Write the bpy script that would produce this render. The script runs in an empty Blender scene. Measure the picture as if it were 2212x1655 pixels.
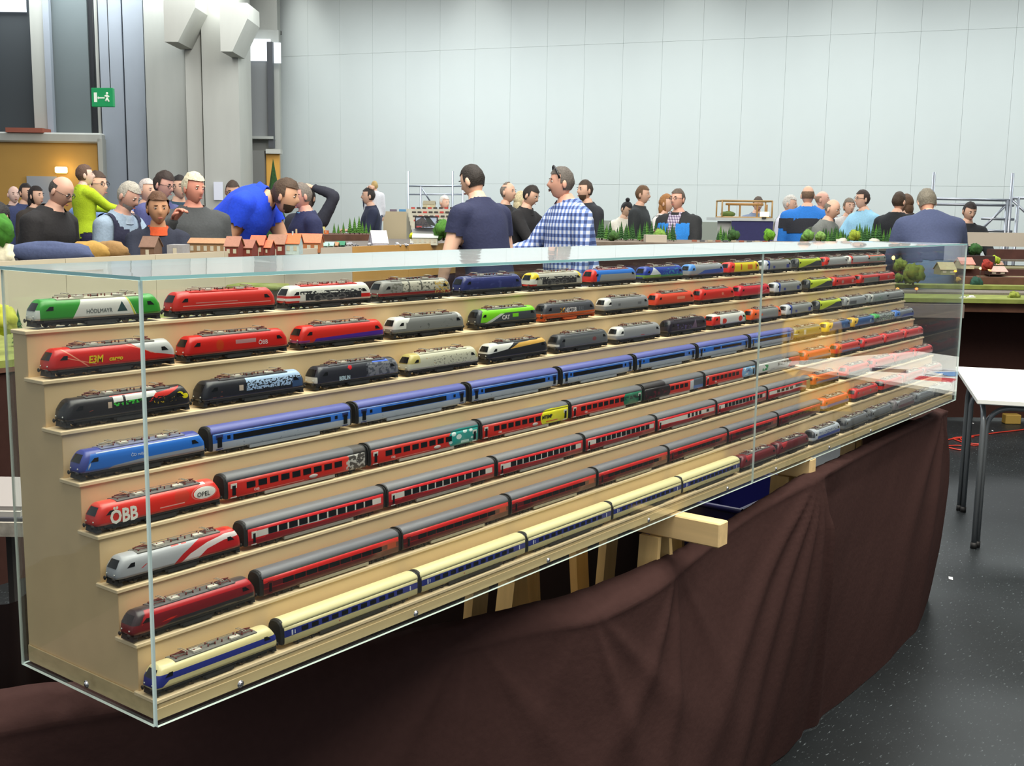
import bpy, math, random
import numpy as np
from mathutils import Matrix, Vector, noise as mnoise
random.seed(4); rng = np.random.default_rng(4)
SC = bpy.context.scene
COL = SC.collection
# ------------------------------------------------------------------ camera
YAW, PITCH, ROLL = -0.918971, -0.149711, -0.014806
CAMX, CAMY, CAMZ, FPX = -0.840839, -1.234403, 1.554786, 2415.558
def cam_axes():
    a, b, c = YAW, PITCH, ROLL
    Rz = np.array([[math.cos(a), -math.sin(a), 0], [math.sin(a), math.cos(a), 0], [0, 0, 1]])
    Rx = np.array([[1, 0, 0], [0, math.cos(b), -math.sin(b)], [0, math.sin(b), math.cos(b)]])
    Ry = np.array([[math.cos(c), 0, math.sin(c)], [0, 1, 0], [-math.sin(c), 0, math.cos(c)]])
    return Rz @ Rx @ Ry
CR = cam_axes(); CP = np.array([CAMX, CAMY, CAMZ])
cam = bpy.data.cameras.new('camera'); camo = bpy.data.objects.new('camera', cam); COL.objects.link(camo)
cam.sensor_fit = 'HORIZONTAL'; cam.sensor_width = 36.0; cam.lens = FPX / 2212 * 36.0
cam.clip_start = 0.05; cam.clip_end = 200
mw = Matrix.Identity(4)
for i in range(3):
    mw[i][0] = CR[i, 0]; mw[i][1] = CR[i, 2]; mw[i][2] = -CR[i, 1]; mw[i][3] = CP[i]
camo.matrix_world = mw
SC.camera = camo
# ------------------------------------------------------------------ world, lights, exposure
SC.view_settings.view_transform = 'Standard'; SC.view_settings.look = 'None'
SC.view_settings.gamma = 1.0; SC.view_settings.use_curve_mapping = False
SC.view_settings.exposure = 0.0
SC.cycles.use_denoising = True
SC.cycles.max_bounces = 8; SC.cycles.diffuse_bounces = 3; SC.cycles.glossy_bounces = 4
SC.cycles.transparent_max_bounces = 24; SC.cycles.transmission_bounces = 6
SC.cycles.caustics_reflective = False; SC.cycles.caustics_refractive = False
SC.cycles.sample_clamp_indirect = 4.0
W = bpy.data.worlds.new('hall_air'); SC.world = W; W.use_nodes = True
bg = W.node_tree.nodes['Background']
bg.inputs[0].default_value = (0.93, 0.97, 1.0, 1); bg.inputs[1].default_value = 0.58
def area(name, loc, size, sizey, power, col, target=None, spread=math.pi):
    l = bpy.data.lights.new(name, 'AREA'); l.shape = 'RECTANGLE'; l.size = size; l.size_y = sizey
    l.energy = power; l.color = col; l.spread = spread
    o = bpy.data.objects.new(name, l); COL.objects.link(o); o.location = loc
    if target is not None:
        o.rotation_euler = (Vector(target) - Vector(loc)).to_track_quat('-Z', 'Y').to_euler()
    return o
def spot(name, loc, target, power, col, angle, blend=1.0, rad=0.3):
    l = bpy.data.lights.new(name, 'SPOT'); l.energy = power; l.color = col; l.spot_size = math.radians(angle)
    l.spot_blend = blend; l.shadow_soft_size = rad
    o = bpy.data.objects.new(name, l); COL.objects.link(o); o.location = loc
    o.rotation_euler = (Vector(target) - Vector(loc)).to_track_quat('-Z', 'Y').to_euler()
    return o
# ------------------------------------------------------------------ camera-side measuring helpers
RH = np.array([math.cos(YAW), math.sin(YAW), 0.0]); FH = np.array([-math.sin(YAW), math.cos(YAW), 0.0])
def ray(px, py):
    return CR @ np.array([(px - 1106) / FPX, 1.0, -(py - 827.5) / FPX])
def at(px, py, D):            # the point seen at (px,py) on the upright plane D metres ahead
    r = ray(px, py); return CP + r * (D / (r @ FH))
def atz(px, py, z):           # ... on the level plane at height z
    r = ray(px, py); return CP + r * ((z - CAMZ) / r[2])
def aty(px, py, y):
    r = ray(px, py); return CP + r * ((y - CAMY) / r[1])
def proj(P):
    q = (np.asarray(P, float) - CP) @ CR
    return 1106 + FPX * q[0] / q[1], 827.5 - FPX * q[2] / q[1]
area('hall_lamp_near', (1.5, -1.5, 7.5), 7, 7, 1400, (1.0, 0.92, 0.79), (1.5, -1.0, 0))
area('hall_lamp_mid', (7.0, 4.0, 7.5), 8, 8, 850, (1.0, 0.97, 0.90), (7, 4, 0))
_wa, _wb = at(603, 440, 24.0), at(2212, 480, 19.0); _wm = (_wa + _wb) / 2; _wn = np.array([(_wb - _wa)[1], -(_wb - _wa)[0], 0.0]); _wn /= np.linalg.norm(_wn)
_lf = area('hall_lamp_far', (_wm[0] + _wn[0] * 3.2, _wm[1] + _wn[1] * 3.2, 5.85), 24, 2.0, 1050, (0.93, 0.99, 1.0)); _lf.rotation_euler = (0, 0, math.atan2((_wb - _wa)[1], (_wb - _wa)[0]))
for _k, (_px, _pw) in enumerate(((650, 190), (1030, 90), (1500, 70), (1850, 60))):      # flood lamps at the head of the wall
    _r = ray(_px, 40); _t = ((_wa - CP) @ _wn) / (_r @ _wn); _q = CP + _r * _t + _wn * 1.0
    spot('wall_flood', (_q[0], _q[1], 7.3), (_q[0] - _wn[0] * .75, _q[1] - _wn[1] * .75, 5.2), _pw, (1.0, 1.0, 0.96), 44, 1.0, .25)
_q = at(330, 300, 17.0); area('pier_fill_light', (_q[0], _q[1], 7.2), 7, 3, 190, (1.0, 0.96, 0.90), tuple(at(330, 250, 21.5)))  # unseen fill added to brighten the concrete pier wall
_q = at(1500, 455, 9.0); spot('window_daylight', (_q[0], _q[1], 5.5), tuple(at(800, 340, 23.0)), 600, (0.72, 0.80, 1.0), 42, 1.0, 1.0)
# ------------------------------------------------------------------ materials
def lin(c):
    return tuple(((v / 255.0) / 12.92 if v / 255.0 <= 0.04045 else ((v / 255.0 + 0.055) / 1.055) ** 2.4) for v in c[:3])
_M = {}
def M(name, col, rough=0.5, metal=0.0, noise=0.0, scale=30.0, spec=0.5, bump=0.0, stretch=None, emis=0.0, sheen=0.0):
    if name in _M: return _M[name]
    m = bpy.data.materials.new(name); m.use_nodes = True; nt = m.node_tree; n = nt.nodes; b = n['Principled BSDF']
    c = lin(col)
    b.inputs['Base Color'].default_value = (*c, 1); b.inputs['Roughness'].default_value = rough
    b.inputs['Metallic'].default_value = metal; b.inputs['Specular IOR Level'].default_value = spec
    m.diffuse_color = (*c, 1)
    if emis: 
        b.inputs['Emission Color'].default_value = (*c, 1); b.inputs['Emission Strength'].default_value = emis
    if sheen: b.inputs['Sheen Weight'].default_value = sheen
    if noise or bump:
        tc = n.new('ShaderNodeTexCoord'); mp = n.new('ShaderNodeMapping'); nz = n.new('ShaderNodeTexNoise')
        nz.inputs['Scale'].default_value = scale; nz.inputs['Detail'].default_value = 4
        if stretch: mp.inputs['Scale'].default_value = stretch
        nt.links.new(tc.outputs['Object'], mp.inputs[0]); nt.links.new(mp.outputs[0], nz.inputs['Vector'])
        if noise:
            r = n.new('ShaderNodeMapRange'); r.inputs['From Min'].default_value = 0.25; r.inputs['From Max'].default_value = 0.75
            r.inputs['To Min'].default_value = 1 - noise; r.inputs['To Max'].default_value = 1 + noise
            vm = n.new('ShaderNodeVectorMath'); vm.operation = 'SCALE'; vm.inputs[0].default_value = c
            nt.links.new(nz.outputs['Fac'], r.inputs[0]); nt.links.new(r.outputs[0], vm.inputs['Scale']); nt.links.new(vm.outputs[0], b.inputs['Base Color'])
        if bump:
            bp = n.new('ShaderNodeBump'); bp.inputs['Strength'].default_value = bump; bp.inputs['Distance'].default_value = 0.01
            nt.links.new(nz.outputs['Fac'], bp.inputs['Height']); nt.links.new(bp.outputs[0], b.inputs['Normal'])
    _M[name] = m; return m
def glass_mat(name, tint, ior=1.45, rough=0.0, haze=0.0):
    m = bpy.data.materials.new(name); m.use_nodes = True; nt = m.node_tree; n = nt.nodes
    for x in list(n): n.remove(x)
    out = n.new('ShaderNodeOutputMaterial'); tr = n.new('ShaderNodeBsdfTransparent'); gl = n.new('ShaderNodeBsdfGlossy')
    mx = n.new('ShaderNodeMixShader'); ge = n.new('ShaderNodeNewGeometry'); dt = n.new('ShaderNodeVectorMath'); dt.operation = 'DOT_PRODUCT'
    nt.links.new(ge.outputs['Incoming'], dt.inputs[0]); nt.links.new(ge.outputs['True Normal'], dt.inputs[1])
    def mt(op, a, b):        # Schlick reflectance of one surface, the same from either side
        x = n.new('ShaderNodeMath'); x.operation = op; x.use_clamp = op != 'POWER'
        for k, v in enumerate((a, b)):
            if isinstance(v, (int, float)): x.inputs[k].default_value = v
            elif v is not None: nt.links.new(v, x.inputs[k])
        return x.outputs[0]
    r0 = ((ior - 1) / (ior + 1)) ** 2
    ab = n.new('ShaderNodeMath'); ab.operation = 'ABSOLUTE'; nt.links.new(dt.outputs['Value'], ab.inputs[0])
    fo = mt('ADD', mt('MULTIPLY', mt('POWER', mt('SUBTRACT', 1.0, ab.outputs[0]), 5.0), 1 - r0), r0)
    tr.inputs[0].default_value = (*tint, 1); gl.inputs[0].default_value = (1, 1, 1, 1); gl.inputs['Roughness'].default_value = rough
    nt.links.new(fo, mx.inputs[0]); nt.links.new(tr.outputs[0], mx.inputs[1]); nt.links.new(gl.outputs[0], mx.inputs[2])
    last = mx
    if haze:
        df = n.new('ShaderNodeBsdfDiffuse'); df.inputs[0].default_value = (0.8, 0.85, 0.9, 1)
        m2 = n.new('ShaderNodeMixShader'); m2.inputs[0].default_value = haze
        nt.links.new(mx.outputs[0], m2.inputs[1]); nt.links.new(df.outputs[0], m2.inputs[2]); last = m2
    nt.links.new(last.outputs[0], out.inputs[0]); m.diffuse_color = (0.8, 0.9, 0.95, 0.15)
    return m
# livery: painted areas of a vehicle side, u = along 0..1, v = up 0..1
def livery(name, base, shapes, L, z0, h, rough=0.3):
    m = bpy.data.materials.new(name); m.use_nodes = True; nt = m.node_tree; n = nt.nodes; ln = nt.links.new
    b = n['Principled BSDF']; b.inputs['Roughness'].default_value = rough
    m.diffuse_color = (*lin(base), 1)
    if not shapes:
        b.inputs['Base Color'].default_value = (*lin(base), 1); return m
    tc = n.new('ShaderNodeTexCoord'); mp = n.new('ShaderNodeMapping')
    mp.inputs['Location'].default_value = (0, 0, -z0 / h); mp.inputs['Scale'].default_value = (1 / L, 0, 1 / h)
    ln(tc.outputs['Object'], mp.inputs[0])
    uv = mp.outputs[0]; cur = None
    def math_(op, a, bb):
        x = n.new('ShaderNodeMath'); x.operation = op
        for k, v in enumerate((a, bb)):
            if isinstance(v, (int, float)): x.inputs[k].default_value = v
            else: ln(v, x.inputs[k])
        return x.outputs[0]
    def half(nu, nv, c):
        d = n.new('ShaderNodeVectorMath'); d.operation = 'DOT_PRODUCT'; d.inputs[1].default_value = (nu, 0, nv); ln(uv, d.inputs[0])
        return math_('GREATER_THAN', d.outputs['Value'], c)
    def polymask(pts):
        A = sum(pts[i][0] * pts[(i + 1) % len(pts)][1] - pts[(i + 1) % len(pts)][0] * pts[i][1] for i in range(len(pts)))
        if A < 0: pts = pts[::-1]
        mk = None
        for i in range(len(pts)):
            (a, c), (e, f) = pts[i], pts[(i + 1) % len(pts)]
            nu, nv = -(f - c), (e - a)
            if nu == 0 and nv == 0: continue
            k = half(nu, nv, nu * a + nv * c)
            mk = k if mk is None else math_('MULTIPLY', mk, k)
        return mk
    for s in shapes:
        k, c = s[0], s[1]
        if k == 'p': mk = polymask(list(s[2]))
        elif k == 'b': u0, u1, v0, v1 = s[2:6]; mk = polymask([(u0, v0), (u1, v0), (u1, v1), (u0, v1)])
        elif k == 'e':
            cu, cv, ru, rv = s[2:6]
            e = n.new('ShaderNodeMapping'); e.inputs['Location'].default_value = (-cu / ru, 0, -cv / rv); e.inputs['Scale'].default_value = (1 / ru, 0, 1 / rv)
            ln(uv, e.inputs[0]); l = n.new('ShaderNodeVectorMath'); l.operation = 'LENGTH'; ln(e.outputs[0], l.inputs[0])
            mk = math_('LESS_THAN', l.outputs['Value'], 1.0)
        elif k == 'n':
            u0, u1, v0, v1, sc, th = s[2:8]
            e = n.new('ShaderNodeMapping'); e.inputs['Scale'].default_value = (sc, 1, sc * h / L * 1.6); ln(uv, e.inputs[0])
            nz = n.new('ShaderNodeTexNoise'); nz.inputs['Scale'].default_value = 1.0; nz.inputs['Detail'].default_value = 3; ln(e.outputs[0], nz.inputs['Vector'])
            mk = math_('MULTIPLY', polymask([(u0, v0), (u1, v0), (u1, v1), (u0, v1)]), math_('GREATER_THAN', nz.outputs['Fac'], th))
        mx = n.new('ShaderNodeMix'); mx.data_type = 'RGBA'
        ln(mk, mx.inputs[0]); mx.inputs[7].default_value = (*lin(c), 1)
        if cur is None: mx.inputs[6].default_value = (*lin(base), 1)
        else: ln(cur, mx.inputs[6])
        cur = mx.outputs[2]
    ln(cur, b.inputs['Base Color']); return m
# ------------------------------------------------------------------ mesh building
class MB:
    def __init__(s): s.v = []; s.f = []; s.m = []; s.sm = []
    def add(s, v, f, m=0, smooth=False):
        o = len(s.v); s.v += [tuple(map(float, p)) for p in v]
        for q in f: s.f.append([i + o for i in q]); s.m.append(m); s.sm.append(smooth)
        return s
    def box(s, x0, y0, z0, x1, y1, z1, m=0, taper=0.0):
        if x0 > x1: x0, x1 = x1, x0
        if y0 > y1: y0, y1 = y1, y0
        if z0 > z1: z0, z1 = z1, z0
        t = taper
        return s.add([(x0, y0, z0), (x1, y0, z0), (x1, y1, z0), (x0, y1, z0), (x0 + t, y0 + t, z1), (x1 - t, y0 + t, z1), (x1 - t, y1 - t, z1), (x0 + t, y1 - t, z1)],
                     [(3, 2, 1, 0), (4, 5, 6, 7), (0, 1, 5, 4), (1, 2, 6, 5), (2, 3, 7, 6), (3, 0, 4, 7)], m)
    def cbox(s, x0, y0, z0, x1, y1, z1, c=0.003, m=0):       # box with chamfered edges
        v = []; f = []
        xs = (x0, x1); ys = (y0, y1); zs = (z0, z1); idx = {}
        for i in (0, 1):
            for j in (0, 1):
                for k in (0, 1):
                    sx, sy, sz = (1 if i == 0 else -1), (1 if j == 0 else -1), (1 if k == 0 else -1)
                    for a, d in enumerate(((0, c * sy, c * sz), (c * sx, 0, c * sz), (c * sx, c * sy, 0))):
                        idx[i, j, k, a] = len(v); v.append((xs[i] + d[0], ys[j] + d[1], zs[k] + d[2]))
        I = lambda *q: idx[q]
        for i in (0, 1):
            q = [I(i, 0, 0, 0), I(i, 1, 0, 0), I(i, 1, 1, 0), I(i, 0, 1, 0)]; f.append(q[::-1] if i == 0 else q)
            q = [I(0, i, 0, 1), I(1, i, 0, 1), I(1, i, 1, 1), I(0, i, 1, 1)]; f.append(q if i == 0 else q[::-1])
            q = [I(0, 0, i, 2), I(1, 0, i, 2), I(1, 1, i, 2), I(0, 1, i, 2)]; f.append(q[::-1] if i == 0 else q)
        for i in (0, 1):
            for j in (0, 1):
                f.append([I(i, j, 0, 0), I(i, j, 0, 1), I(i, j, 1, 1), I(i, j, 1, 0)][::(1 if i == j else -1)])
                f.append([I(i, 0, j, 0), I(i, 1, j, 0), I(i, 1, j, 2), I(i, 0, j, 2)][::(1 if i == j else -1)])
                f.append([I(0, i, j, 1), I(0, i, j, 2), I(1, i, j, 2), I(1, i, j, 1)][::(1 if i == j else -1)])
                for k in (0, 1):
                    f.append([I(i, j, k, 0), I(i, j, k, 1), I(i, j, k, 2)][::(1 if (i + j + k) % 2 == 0 else -1)])
        return s.add(v, f, m)
    def tube(s, pts, r, n=8, m=0, cap=True, smooth=True, flat=1.0):
        pts = [np.array(p, float) for p in pts]; R = r if isinstance(r, (list, tuple)) else [r] * len(pts)
        up = None; rings = []
        for i, p in enumerate(pts):
            t = pts[min(i + 1, len(pts) - 1)] - pts[max(i - 1, 0)]
            t = t / (np.linalg.norm(t) + 1e-12)
            if up is None:
                up = np.array([0, 0, 1.0]) if abs(t[2]) < 0.9 else np.array([0, 1.0, 0])
            a = np.cross(t, up); a /= np.linalg.norm(a) + 1e-12; b = np.cross(a, t); up = b
            rings.append([p + R[i] * (math.cos(2 * math.pi * k / n) * a + flat * math.sin(2 * math.pi * k / n) * b) for k in range(n)])
        v = [q for g in rings for q in g]; f = []
        for i in range(len(pts) - 1):
            for k in range(n):
                f.append((i * n + k, i * n + (k + 1) % n, (i + 1) * n + (k + 1) % n, (i + 1) * n + k))
        if cap: f.append(tuple(range(n))[::-1]); f.append(tuple((len(pts) - 1) * n + k for k in range(n)))
        return s.add(v, f, m, smooth)
    def loft(s, rings, m=0, closed=True, cap0=True, cap1=True, smooth=True):
        n = len(rings[0]); v = [q for g in rings for q in g]; f = []
        for i in range(len(rings) - 1):
            for k in range(n if closed else n - 1):
                f.append((i * n + k, i * n + (k + 1) % n, (i + 1) * n + (k + 1) % n, (i + 1) * n + k))
        if cap0: f.append(tuple(range(n))[::-1])
        if cap1: f.append(tuple((len(rings) - 1) * n + k for k in range(n)))
        return s.add(v, f, m, smooth)
    def ell(s, c, rx, ry, rz, m=0, nu=12, nv=8, noise=0.0, seed=0.0):
        v = []; f = []
        for i in range(nv + 1):
            th = math.pi * i / nv
            for j in range(nu):
                ph = 2 * math.pi * j / nu
                d = Vector((math.sin(th) * math.cos(ph), math.sin(th) * math.sin(ph), math.cos(th)))
                k = 1 + (noise * mnoise.noise(d * 2.3 + Vector((seed, seed * 1.7, 0))) if noise else 0)
                v.append((c[0] + rx * d.x * k, c[1] + ry * d.y * k, c[2] + rz * d.z * k))
        for i in range(nv):
            for j in range(nu):
                f.append((i * nu + j, (i + 1) * nu + j, (i + 1) * nu + (j + 1) % nu, i * nu + (j + 1) % nu))
        return s.add(v, f, m, True)
    def mesh(s, name, mats):
        me = bpy.data.meshes.new(name); me.from_pydata(s.v, [], s.f)
        for x in (mats if isinstance(mats, (list, tuple)) else [mats]): me.materials.append(x)
        me.polygons.foreach_set('material_index', s.m); me.polygons.foreach_set('use_smooth', s.sm); me.update()
        return me
    def build(s, name, mats, parent=None, **kw): return link(name, s.mesh(name, mats), parent, **kw)
def link(name, data, parent=None, loc=None, rz=None, label=None, cat=None, group=None, kind=None):
    o = bpy.data.objects.new(name, data); COL.objects.link(o)
    if parent: o.parent = parent
    if loc is not None: o.location = tuple(map(float, loc))
    if rz is not None: o.rotation_euler = (0, 0, rz)
    if label: o['label'] = label
    if cat: o['category'] = cat
    if group: o['group'] = group
    if kind: o['kind'] = kind
    return o
def thing(name, label, cat, loc=(0, 0, 0), rz=0.0, group=None, parent=None):
    return link(name, None, parent, loc, rz, label, cat, group)
def copy_tree(o, parent=None):
    c = o.copy(); COL.objects.link(c)
    if parent: c.parent = parent
    for ch in o.children: copy_tree(ch, c)
    return c
def text(s, size, mat, parent, loc, rot=(math.pi / 2, 0, 0), name='lettering', ext=0.0001, xs=1.0, align='LEFT', shear=0.0, bold=0.0):
    cu = bpy.data.curves.new('t', 'FONT'); cu.body = s; cu.size = size; cu.extrude = ext; cu.align_x = align; cu.resolution_u = 2; cu.shear = shear; cu.offset = bold
    t = bpy.data.objects.new('t', cu); COL.objects.link(t)
    me = bpy.data.meshes.new_from_object(t.evaluated_get(bpy.context.evaluated_depsgraph_get()))
    bpy.data.objects.remove(t); bpy.data.curves.remove(cu)
    me.materials.clear(); me.materials.append(mat)
    o = link(name, me, parent, loc); o.rotation_euler = rot; o.scale = (xs, 1, 1); return o
def frame_box(px0, py0, px1, py1, D, thick, ang=0.0):
    """origin, size of an upright box whose front is seen between the two pixels, D metres ahead"""
    a = at(px0, py1, D); b = at(px1, py1, D); c = at((px0 + px1) / 2, py0, D)
    w = (b - a) @ RH; z0 = (a[2] + b[2]) / 2
    return (a[0], a[1], z0), w, c[2] - z0
def wbox(name, px0, py0, px1, py1, D, thick, mat, parent=None, toz=None, c=0.0, **kw):
    o, w, h = frame_box(px0, py0, px1, py1, D, thick)
    if toz is not None: h += o[2] - toz; o = (o[0], o[1], toz)
    mb = MB()
    if c: mb.cbox(0, 0, 0, w, thick, h, c)
    else: mb.box(0, 0, 0, w, thick, h)
    return mb.build(name, mat, parent, loc=o, rz=YAW, **kw)
# ------------------------------------------------------------------ floor
def floor_mat():
    m = bpy.data.materials.new('dark vinyl floor'); m.use_nodes = True; nt = m.node_tree; n = nt.nodes; ln = nt.links.new; b = n['Principled BSDF']
    tc = n.new('ShaderNodeTexCoord'); mp = n.new('ShaderNodeMapping'); mp.inputs['Scale'].default_value = (1, 1, 1); ln(tc.outputs['Object'], mp.inputs[0])
    nz = n.new('ShaderNodeTexNoise'); nz.inputs['Scale'].default_value = 2.2; nz.inputs['Detail'].default_value = 6; ln(mp.outputs[0], nz.inputs['Vector'])
    r1 = n.new('ShaderNodeValToRGB'); r1.color_ramp.elements[0].position = .3; r1.color_ramp.elements[0].color = (*lin((23, 27, 29)), 1)
    r1.color_ramp.elements[1].position = .75; r1.color_ramp.elements[1].color = (*lin((36, 41, 44)), 1); ln(nz.outputs['Fac'], r1.inputs[0])
    m2 = n.new('ShaderNodeMapping'); m2.inputs['Scale'].default_value = (40, 130, 1); m2.inputs['Rotation'].default_value = (0, 0, 0.5); ln(tc.outputs['Object'], m2.inputs[0])
    n2 = n.new('ShaderNodeTexNoise'); n2.inputs['Scale'].default_value = 1.0; n2.inputs['Detail'].default_value = 2; ln(m2.outputs[0], n2.inputs['Vector'])
    r2 = n.new('ShaderNodeValToRGB'); r2.color_ramp.elements[0].position = .645; r2.color_ramp.elements[1].position = .78; ln(n2.outputs['Fac'], r2.inputs[0])
    mx = n.new('ShaderNodeMix'); mx.data_type = 'RGBA'; ln(r2.outputs[0], mx.inputs[0]); ln(r1.outputs[0], mx.inputs[6]); mx.inputs[7].default_value = (*lin((112, 122, 126)), 1)
    ln(mx.outputs[2], b.inputs['Base Color']); b.inputs['Roughness'].default_value = .42; b.inputs['Specular IOR Level'].default_value = .35
    return m
fl = MB(); fl.box(-30, -30, -0.05, 45, 45, 0)
fl.build('floor', floor_mat(), kind='structure')
# ------------------------------------------------------------------ sliding partition wall: rows of tall panels
WP = M('pale partition laminate', (208, 216, 214), .55, noise=.015, scale=1.5)
WG = M('partition backing', (176, 184, 184), .8)
wa = at(603, 440, 24.0); wb = at(2212, 480, 19.0)
wd = (wb - wa); wd[2] = 0; wl = np.linalg.norm(wd); wd /= wl
wang = math.atan2(wd[1], wd[0]); wlen = wl + 6.0
wall = MB(); wall.box(0, 0.05, 0, wlen, 0.25, 9.0)
wallo = wall.build('wall_back', WG, kind='structure', loc=(wa[0], wa[1], 0), rz=wang)
pw = 0.742; zr = [0.0, 2.14, 4.72, 9.0]
pm = {}
for r in range(3):
    b = MB(); b.cbox(0.001, 0, zr[r] + .001, pw - .001, .05, zr[r + 1] - .001, .002); pm[r] = b.mesh('wall_panel', WP)
for k in range(int(wlen / pw)):
    for r in range(3): link('wall_panel', pm[r], wallo, (k * pw, 0, 0))
cb_ = MB(); cb_.box(0, -9.0, 7.4, wlen, .3, 7.6); cb_.build('ceiling', M('dark hall ceiling', (110, 112, 112), .9), kind='structure', loc=(wa[0], wa[1], 0), rz=wang)
b = MB(); b.box(-.06, -.03, 0, 0, .3, 9.0); b.build('end_post', WP, wallo)
# lamps by the head of the wall: the ceiling slab shades its top, small floods scallop it
def wpt(px, py, off):
    r = ray(px, py); nrm = np.array([wd[1], -wd[0], 0]); t = ((wa - CP) @ nrm) / (r @ nrm); return CP + r * t + nrm * off
tr0 = wpt(640, 0, 0); 
# ------------------------------------------------------------------ concrete pier wall with tall dark windows
CONC = M('grey concrete', (168, 170, 164), .85, noise=.10, scale=2.2, stretch=(1, 1, .25), bump=.1)
CONCB = M('bluish coated steel', (150, 158, 168), .6, noise=.05, scale=1.5)
CONCL = M('pale concrete', (186, 186, 178), .85, noise=.08, scale=2.0, stretch=(1, 1, .25))
DARKP = M('dark window blind', (52, 58, 62), .7)
GREYP = M('grey green panel', (100, 110, 112), .7, noise=.05, scale=1)
OCHRE = M('ochre wood panel', (180, 140, 68), .55, noise=.06, scale=2)
JOINT = M('dark joint', (46, 48, 52), .9)
SKYW = M('bright window daylight', (235, 245, 255), .4, emis=1.6)
wl_root = link('wall_left', None, None, (0, 0, 0), kind='structure')
def lw(name, x0, y0, x1, y1, D, th, mat, toz=None):
    return wbox(name, x0, y0, x1, y1, D, th, mat, wl_root, toz)
lw('pier_backing', -260, -420, 606, 500, 23.2, .3, CONC, 0.0)
lw('window_blind', -200, -300, 78, 284, 22.6, .1, DARKP)
lw('panel', 76, -300, 104, 292, 22.3, .25, CONC)
lw('window_strip', 104, -300, 117, 292, 22.25, .12, CONCB)
lw('panel', 117, -300, 198, 292, 22.4, .2, GREYP)
lw('joint', 198, -300, 214, 300, 22.45, .1, JOINT)
lw('panel', 214, -300, 229, 310, 22.2, .3, CONC, 0.0)
lw('panel', 231, -300, 279, 520, 22.1, .35, CONCB, 0.0)
lw('panel', 282, -300, 324, 520, 22.0, .4, CONCB, 0.0)
lw('pier', 326, -300, 410, 520, 21.6, .8, CONC, 0.0)
lw('pier', 410.5, -300, 444, 520, 21.5, .9, CONCL, 0.0)
lw('pier', 446, -300, 523, 520, 21.4, 1.0, CONCL, 0.0)
for x in (230, 280.5, 325):
    lw('joint', x - 1.2, -300, x + 1.2, 520, 22.15, .1, JOINT, 0.0)
# ledge and ochre wall below
o, w, h = frame_box(-260, 284, 219, 306, 21.9, .5)
b = MB(); b.cbox(0, 0, 0, w, .6, h, .03); b.build('ledge', CONC, wl_root, loc=o, rz=YAW)
lw('ochre_panel', -260, 306, 218, 520, 22.0, .2, OCHRE, 0.0)
lw('ledge_post', 219, 300, 229, 520, 21.9, .4, CONC, 0.0)
lw('service_door', 64, 381, 128, 520, 21.95, .05, M('grey door leaf', (150, 156, 166), .5), 0.0)
lw('red_board', 12, 276, 92, 286, 21.85, .4, M('red brown board', (150, 84, 66), .7))
lw('skylight_pane', -120, -60, 55, 24, 22.5, .05, SKYW)
# niche to the side of the piers
CEIL = M('board marked soffit', (128, 124, 114), .9, noise=.12, scale=3, stretch=(1, .2, 1))
lw('niche_back', 523, 64, 606, 330, 23.0, .15, CONC)
o, w, h = frame_box(440, -120, 600, 62, 24.4, 2.0); b = MB(); b.box(0, 0, 0, w, 1.6, h); b.build('ceiling_soffit', CEIL, wl_root, loc=o, rz=YAW)
lw('soffit_beam', 523, 62, 602, 70, 23.4, .3, M('dark beam', (70, 68, 66), .8))
lw('roller_blind', 541, 130, 580, 294, 22.85, .06, M('grey roller blind', (132, 134, 134), .8))
lw('window_pane', 533, 84, 584, 131, 22.8, .05, SKYW)
lw('window_pane', 592, 92, 606, 136, 22.8, .05, SKYW)
lw('mullion', 580, 90, 592, 320, 22.75, .1, M('dark mullion', (74, 76, 80), .6))
lw('sill', 541, 294, 590, 300, 22.7, .25, CONC)
for x in (527, 534):
    lw('pipe', x, 78, x + 5, 322, 22.5, .08, CONCB)
lw('niche_panel', 525, 325, 574, 520, 22.4, .2, M('grey niche wall', (112, 112, 108), .8), 0.0)
lw('niche_panel', 574, 322, 606, 332, 22.4, .2, CONCL)
lw('niche_door', 578, 333, 606, 520, 22.5, .1, M('ochre door leaf', (214, 160, 70), .5), 0.0)
# concrete corbels high on the pier
for (x0, x1, yt, yk, yb) in ((352, 421, -20, 16, 90), (474, 534, 5, 40, 111)):
    D = 20.6
    p0 = at(x0, yt, D); p1 = at(x1, yt, D); zt = p0[2]; zk = at(x1, yk, D)[2]; zb = at(x0, yb, D)[2]; w = (p1 - p0) @ RH
    dep = .95
    b = MB()
    prof = [(0, zt), (0, zb), (w * .42, zb), (w, zk), (w, zt)]
    n = len(prof)
    b.add([(x, 0, z - zt) for x, z in prof] + [(x, dep, z - zt) for x, z in prof],
          [tuple(range(n)), tuple(range(n, 2 * n))[::-1]] + [(i, i + n, (i + 1) % n + n, (i + 1) % n) for i in range(n)])
    b.build('corbel', CONCL, wl_root, loc=(p0[0], p0[1], zt), rz=YAW)
# paper notice, cracks of the pier
lw('notice', 462, 393, 482, 432, 21.35, .01, M('white notice', (232, 234, 245), .6))
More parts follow.
